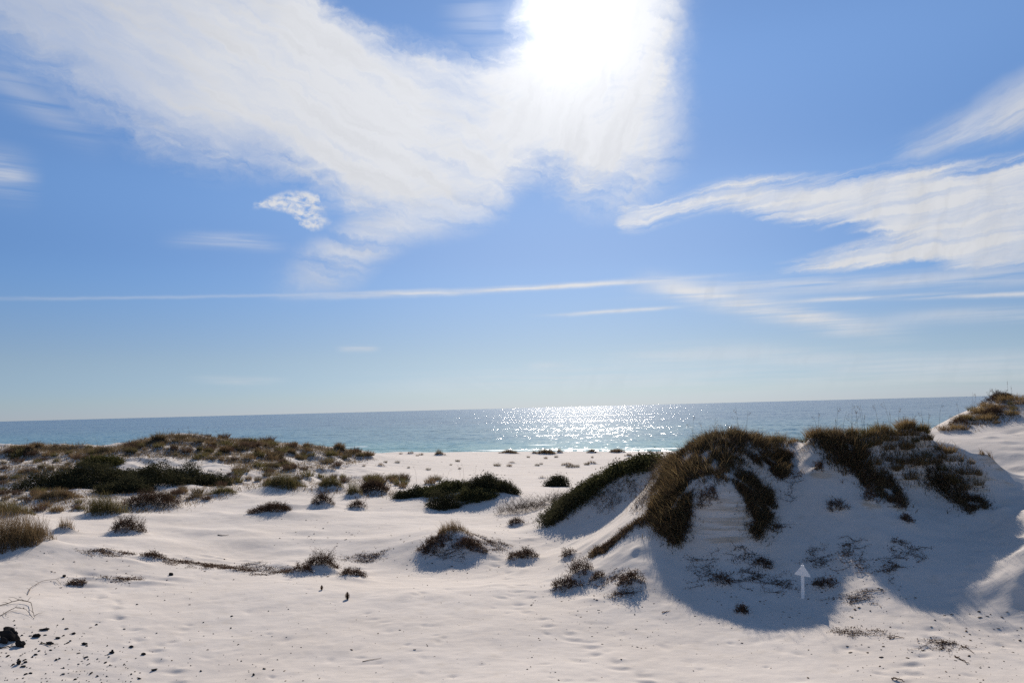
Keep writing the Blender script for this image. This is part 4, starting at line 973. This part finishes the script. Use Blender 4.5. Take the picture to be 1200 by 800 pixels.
for q_, (px, py, wp, hp, lb) in enumerate([(43,746,11,7,'round black lump standing off to the right of the burnt heap'),(52,738,13,4,'flat black flake above the round lump'),(58,754,14,4,'flat black flake below the round lump'),
    (99,755,11,5,'oblong black piece farthest right of the burnt wood'),(68,748,8,4,'small black piece between the flat flake and the oblong piece'),(86,743,6,4,'small black crumb on the sand above the oblong piece'),(131,765,8,5,'black crumb right of and below the oblong piece'),
    (22,778,7,9,'upright black stub near the bottom left corner'),(154,758,9,4,'dark flat piece on open sand, upper of the right-hand pair'),(168,767,7,4,'dark flat piece on open sand, lower of the right-hand pair'),(181,785,9,4,'dark flat piece lowest on the foreground sand'),
    (75,676,5,5,'small dark lump below the left end of the foreground ridge'),(200,674,8,6,'brown knob at the right end of the streaked root mat'),(297,791,4,4,'lone dark pebble at the bottom left of centre')]):
    lump('charred_piece', px, py, wp * .85, hp * .8, lb, 'charred wood', PM['char'], 'pieces of burnt wood', 10 + q_)
def cone(px, py, wp, hp, label):
    p = hit(px, py); k = math.hypot(p[0], p[1]) / F; h_ = hp * k; e = root_empty('pine_cone', p, label, 'pine cone', 'pine cones on the open sand')
    V = []; Fc = []
    for q in range(70):
        t = q / 70; a = q * 2.4; rr_ = wp * k * .5 * math.sin(PI * (0.18 + .8 * t)) ** .8; z = h_ * t
        c0 = np.array([math.cos(a) * rr_ * .2, math.sin(a) * rr_ * .2, z]); c1 = np.array([math.cos(a) * rr_, math.sin(a) * rr_, z + .012]); s = np.array([-math.sin(a), math.cos(a), 0]) * rr_ * .4
        b_ = len(V); V += [c0 - s * .5, c0 + s * .5, c1 + s, c1 - s]; Fc.append([b_, b_ + 1, b_ + 2, b_ + 3])
    obj('scales', mesh_np('scales', V, Fc), PM['brush'], e)
    cv = tubes([[[0, 0, -.01], [0, 0, h_ * .5], [0, 0, h_]]], [wp * k * .22]); obj('core', mesh_np('core', *cv), PM['char'], e)
cone(407, 702, 5.5, 8, 'larger dark cone standing on open sand below the foreground hummock'); cone(377, 691, 3.5, 5, 'smaller dark cone up and left of the larger cone')

def stick(name, pp, rad, label, cat='stick', mat='wood', lift=.01, side=0):
    P_ = []
    for i, (px, py) in enumerate(pp):
        p = hit(px, py); P_.append(p + [0, 0, rad + (lift if i not in (0, len(pp) - 1) else 0)])
    P_ = np.array(P_); c = P_[0].copy(); t = np.linspace(0, len(P_) - 1, 4 * len(P_)); Q_ = np.stack([np.interp(t, range(len(P_)), P_[:, j]) for j in range(3)], -1) + vr.normal(0, rad * .35, (len(t), 3))
    parts_ = [tubes([Q_], [rad])]
    for q in range(side):
        i = int(vr.integers(1, len(Q_) - 1)); a = vr.uniform(0, 2 * PI); d_ = np.array([math.cos(a), math.sin(a) * .7, .25]) * vr.uniform(.1, .3); parts_.append(tubes([[Q_[i], Q_[i] + d_ * .5 + [0, 0, .02], Q_[i] + d_]], [rad * .55]))
    o = obj(name, mesh_np(name, *rel(join(*parts_), c)), PM[mat], None, c); tag(o, label, cat)
stick('dead_branch', [(0,710),(22,706),(36,708),(38,718),(41,724)], .012, 'thin dead branch curving over the sand above the burnt heap', 'branch', 'wood', .05, 9)
stick('dead_branch', [(0,722),(18,715),(30,717),(40,726)], .009, 'thinner dead branch arching just above the burnt heap', 'branch', 'wood', .06, 7)
stick('dead_branch', [(32,697),(36,690),(50,682),(66,680),(72,686)], .009, 'pale looped twig on the sand under the left ridge', 'branch', 'litter', .03, 7)
stick('charred_stick', [(0,760),(12,758),(24,757)], .016, 'straight black stick lying below the burnt heap', 'stick', 'char', .0)
stick('charred_stick', [(48,753),(58,757),(68,755)], .013, 'short bent black stick by the flat flake', 'stick', 'char', .01)
stick('twig', [(1118,769),(1130,775),(1136,778)], .016, 'dark bent twig on foreground sand at lower right', 'stick', 'brush', .0)
stick('twig', [(1126,757),(1134,761),(1142,766)], .014, 'dark twig just above the bent twig at lower right', 'stick', 'brush', .01)
stick('twig', [(1045,796),(1053,797),(1060,800)], .018, 'pale brown stick at the bottom edge right of centre', 'stick', 'litter', .01)
stick('twig', [(425,775),(437,773),(447,771)], .008, 'thin straw twig on bare sand at bottom centre', 'stick', 'litter', .0)
stick('twig', [(776,718),(786,716)], .014, 'short brown stick left of the big shadow edge', 'stick', 'brush', .0)
stick('twig', [(1042,749),(1052,747),(1060,748)], .014, 'brown stick on sand below the middle of the right shadow lobe', 'stick', 'brush', .01)
stick('twig', [(255,627),(262,628),(268,627)], .018, 'dark short stick alone on the pale sand hump', 'stick', 'char', .01)
for q_, (px, py, wp, hp, lb) in enumerate([(1107,757,40,12,'grey dead weed lying flat on the foreground sand at right'),(1010,742,60,8,'faint litter patch in the notch between both shadow lobes'),(1010,700,36,10,'sunlit litter patch at the tip of the notch in the shadow')]):
    p = hit(px, py); d = math.hypot(p[0], p[1]); k_ = d / math.sqrt(F * F + (px - 600) ** 2); u = p[:2] / d; w_ = wp * k_; dep = hp * k_ / .25
    xy, rho = disc(200, w_, dep, u, p[:2]); plant('dead_weed', p[:2], xy, prof(xy, rho, .04), 'vine', .8, lb, 'weed', None, u)

# the white arrow sign in the shaded bowl
p = hit(941, 701); k = math.hypot(p[0], p[1]) / math.sqrt(F * F + 341 ** 2); Hs = 40 * k
m_, g, out = new_mat('weathered_white_paint'); b = g.nt.nodes.new('ShaderNodeBsdfPrincipled'); b.inputs['Roughness'].default_value = .55
geo = g.nt.nodes.new('ShaderNodeTexCoord'); nn = g.noise(geo.outputs['Object'], 9.0, 5, .65)
g.L.new(g.mix(g.ss(nn, .55, .72), (.87, .86, .84), (.66, .63, .60)), b.inputs['Base Color']); g.L.new(b.outputs[0], out.inputs[0]); M_white = m_
import bmesh
sg = root_empty('arrow_sign', p, 'white wooden sign shaped like an upward arrow standing in the shaded sand', 'sign'); sg.rotation_euler = (0, math.radians(2.2), -math.atan2(p[0], p[1]) * .75)
def prism(name, poly, y0, y1, mat, parent, bev=.003):
    bm = bmesh.new(); f = [bm.verts.new((x, y0, z)) for x, z in poly]; fa = bm.faces.new(f)
    ex = bmesh.ops.extrude_face_region(bm, geom=[fa]); bmesh.ops.translate(bm, verts=[v for v in ex['geom'] if isinstance(v, bmesh.types.BMVert)], vec=(0, y1 - y0, 0))
    bmesh.ops.recalc_face_normals(bm, faces=bm.faces); bmesh.ops.bevel(bm, geom=bm.edges[:], offset=bev, segments=2, affect='EDGES')
    me = bpy.data.meshes.new(name); bm.to_mesh(me); bm.free(); return obj(name, me, mat, parent)
hw = 1.8 * k
prism('post', [(-hw, -.15), (hw, -.15), (hw * .95, Hs * .93), (-hw * .95, Hs * .93)], 0, hw * 2, M_white, sg)
prism('arrowhead', [(-9.4 * k, Hs * .68), (-1.2 * k, Hs * .64), (8.8 * k, Hs * .62), (7.8 * k, Hs * .68), (1.4 * k, Hs * .925), (-.6 * k, Hs * .93)], -.022, -.002, M_white, sg)
prism('tip', [(-.7 * k, Hs * .90), (.7 * k, Hs * .90), (.25 * k, Hs * 1.0), (-.25 * k, Hs * 1.0)], -.040, -.024, M_white, sg, .001)


# ------------------------------------------------------------------ render settings
vs = scene.view_settings; vs.view_transform = 'Standard'; vs.look = 'None'; vs.gamma = 1; vs.exposure = 0.0; vs.use_curve_mapping = False
scene.render.engine = 'CYCLES'
scene.cycles.max_bounces = 6; scene.cycles.diffuse_bounces = 3; scene.cycles.glossy_bounces = 3; scene.cycles.transmission_bounces = 3
scene.cycles.transparent_max_bounces = 8
scene.cycles.sample_clamp_indirect = 4
scene.cycles.use_denoising = False
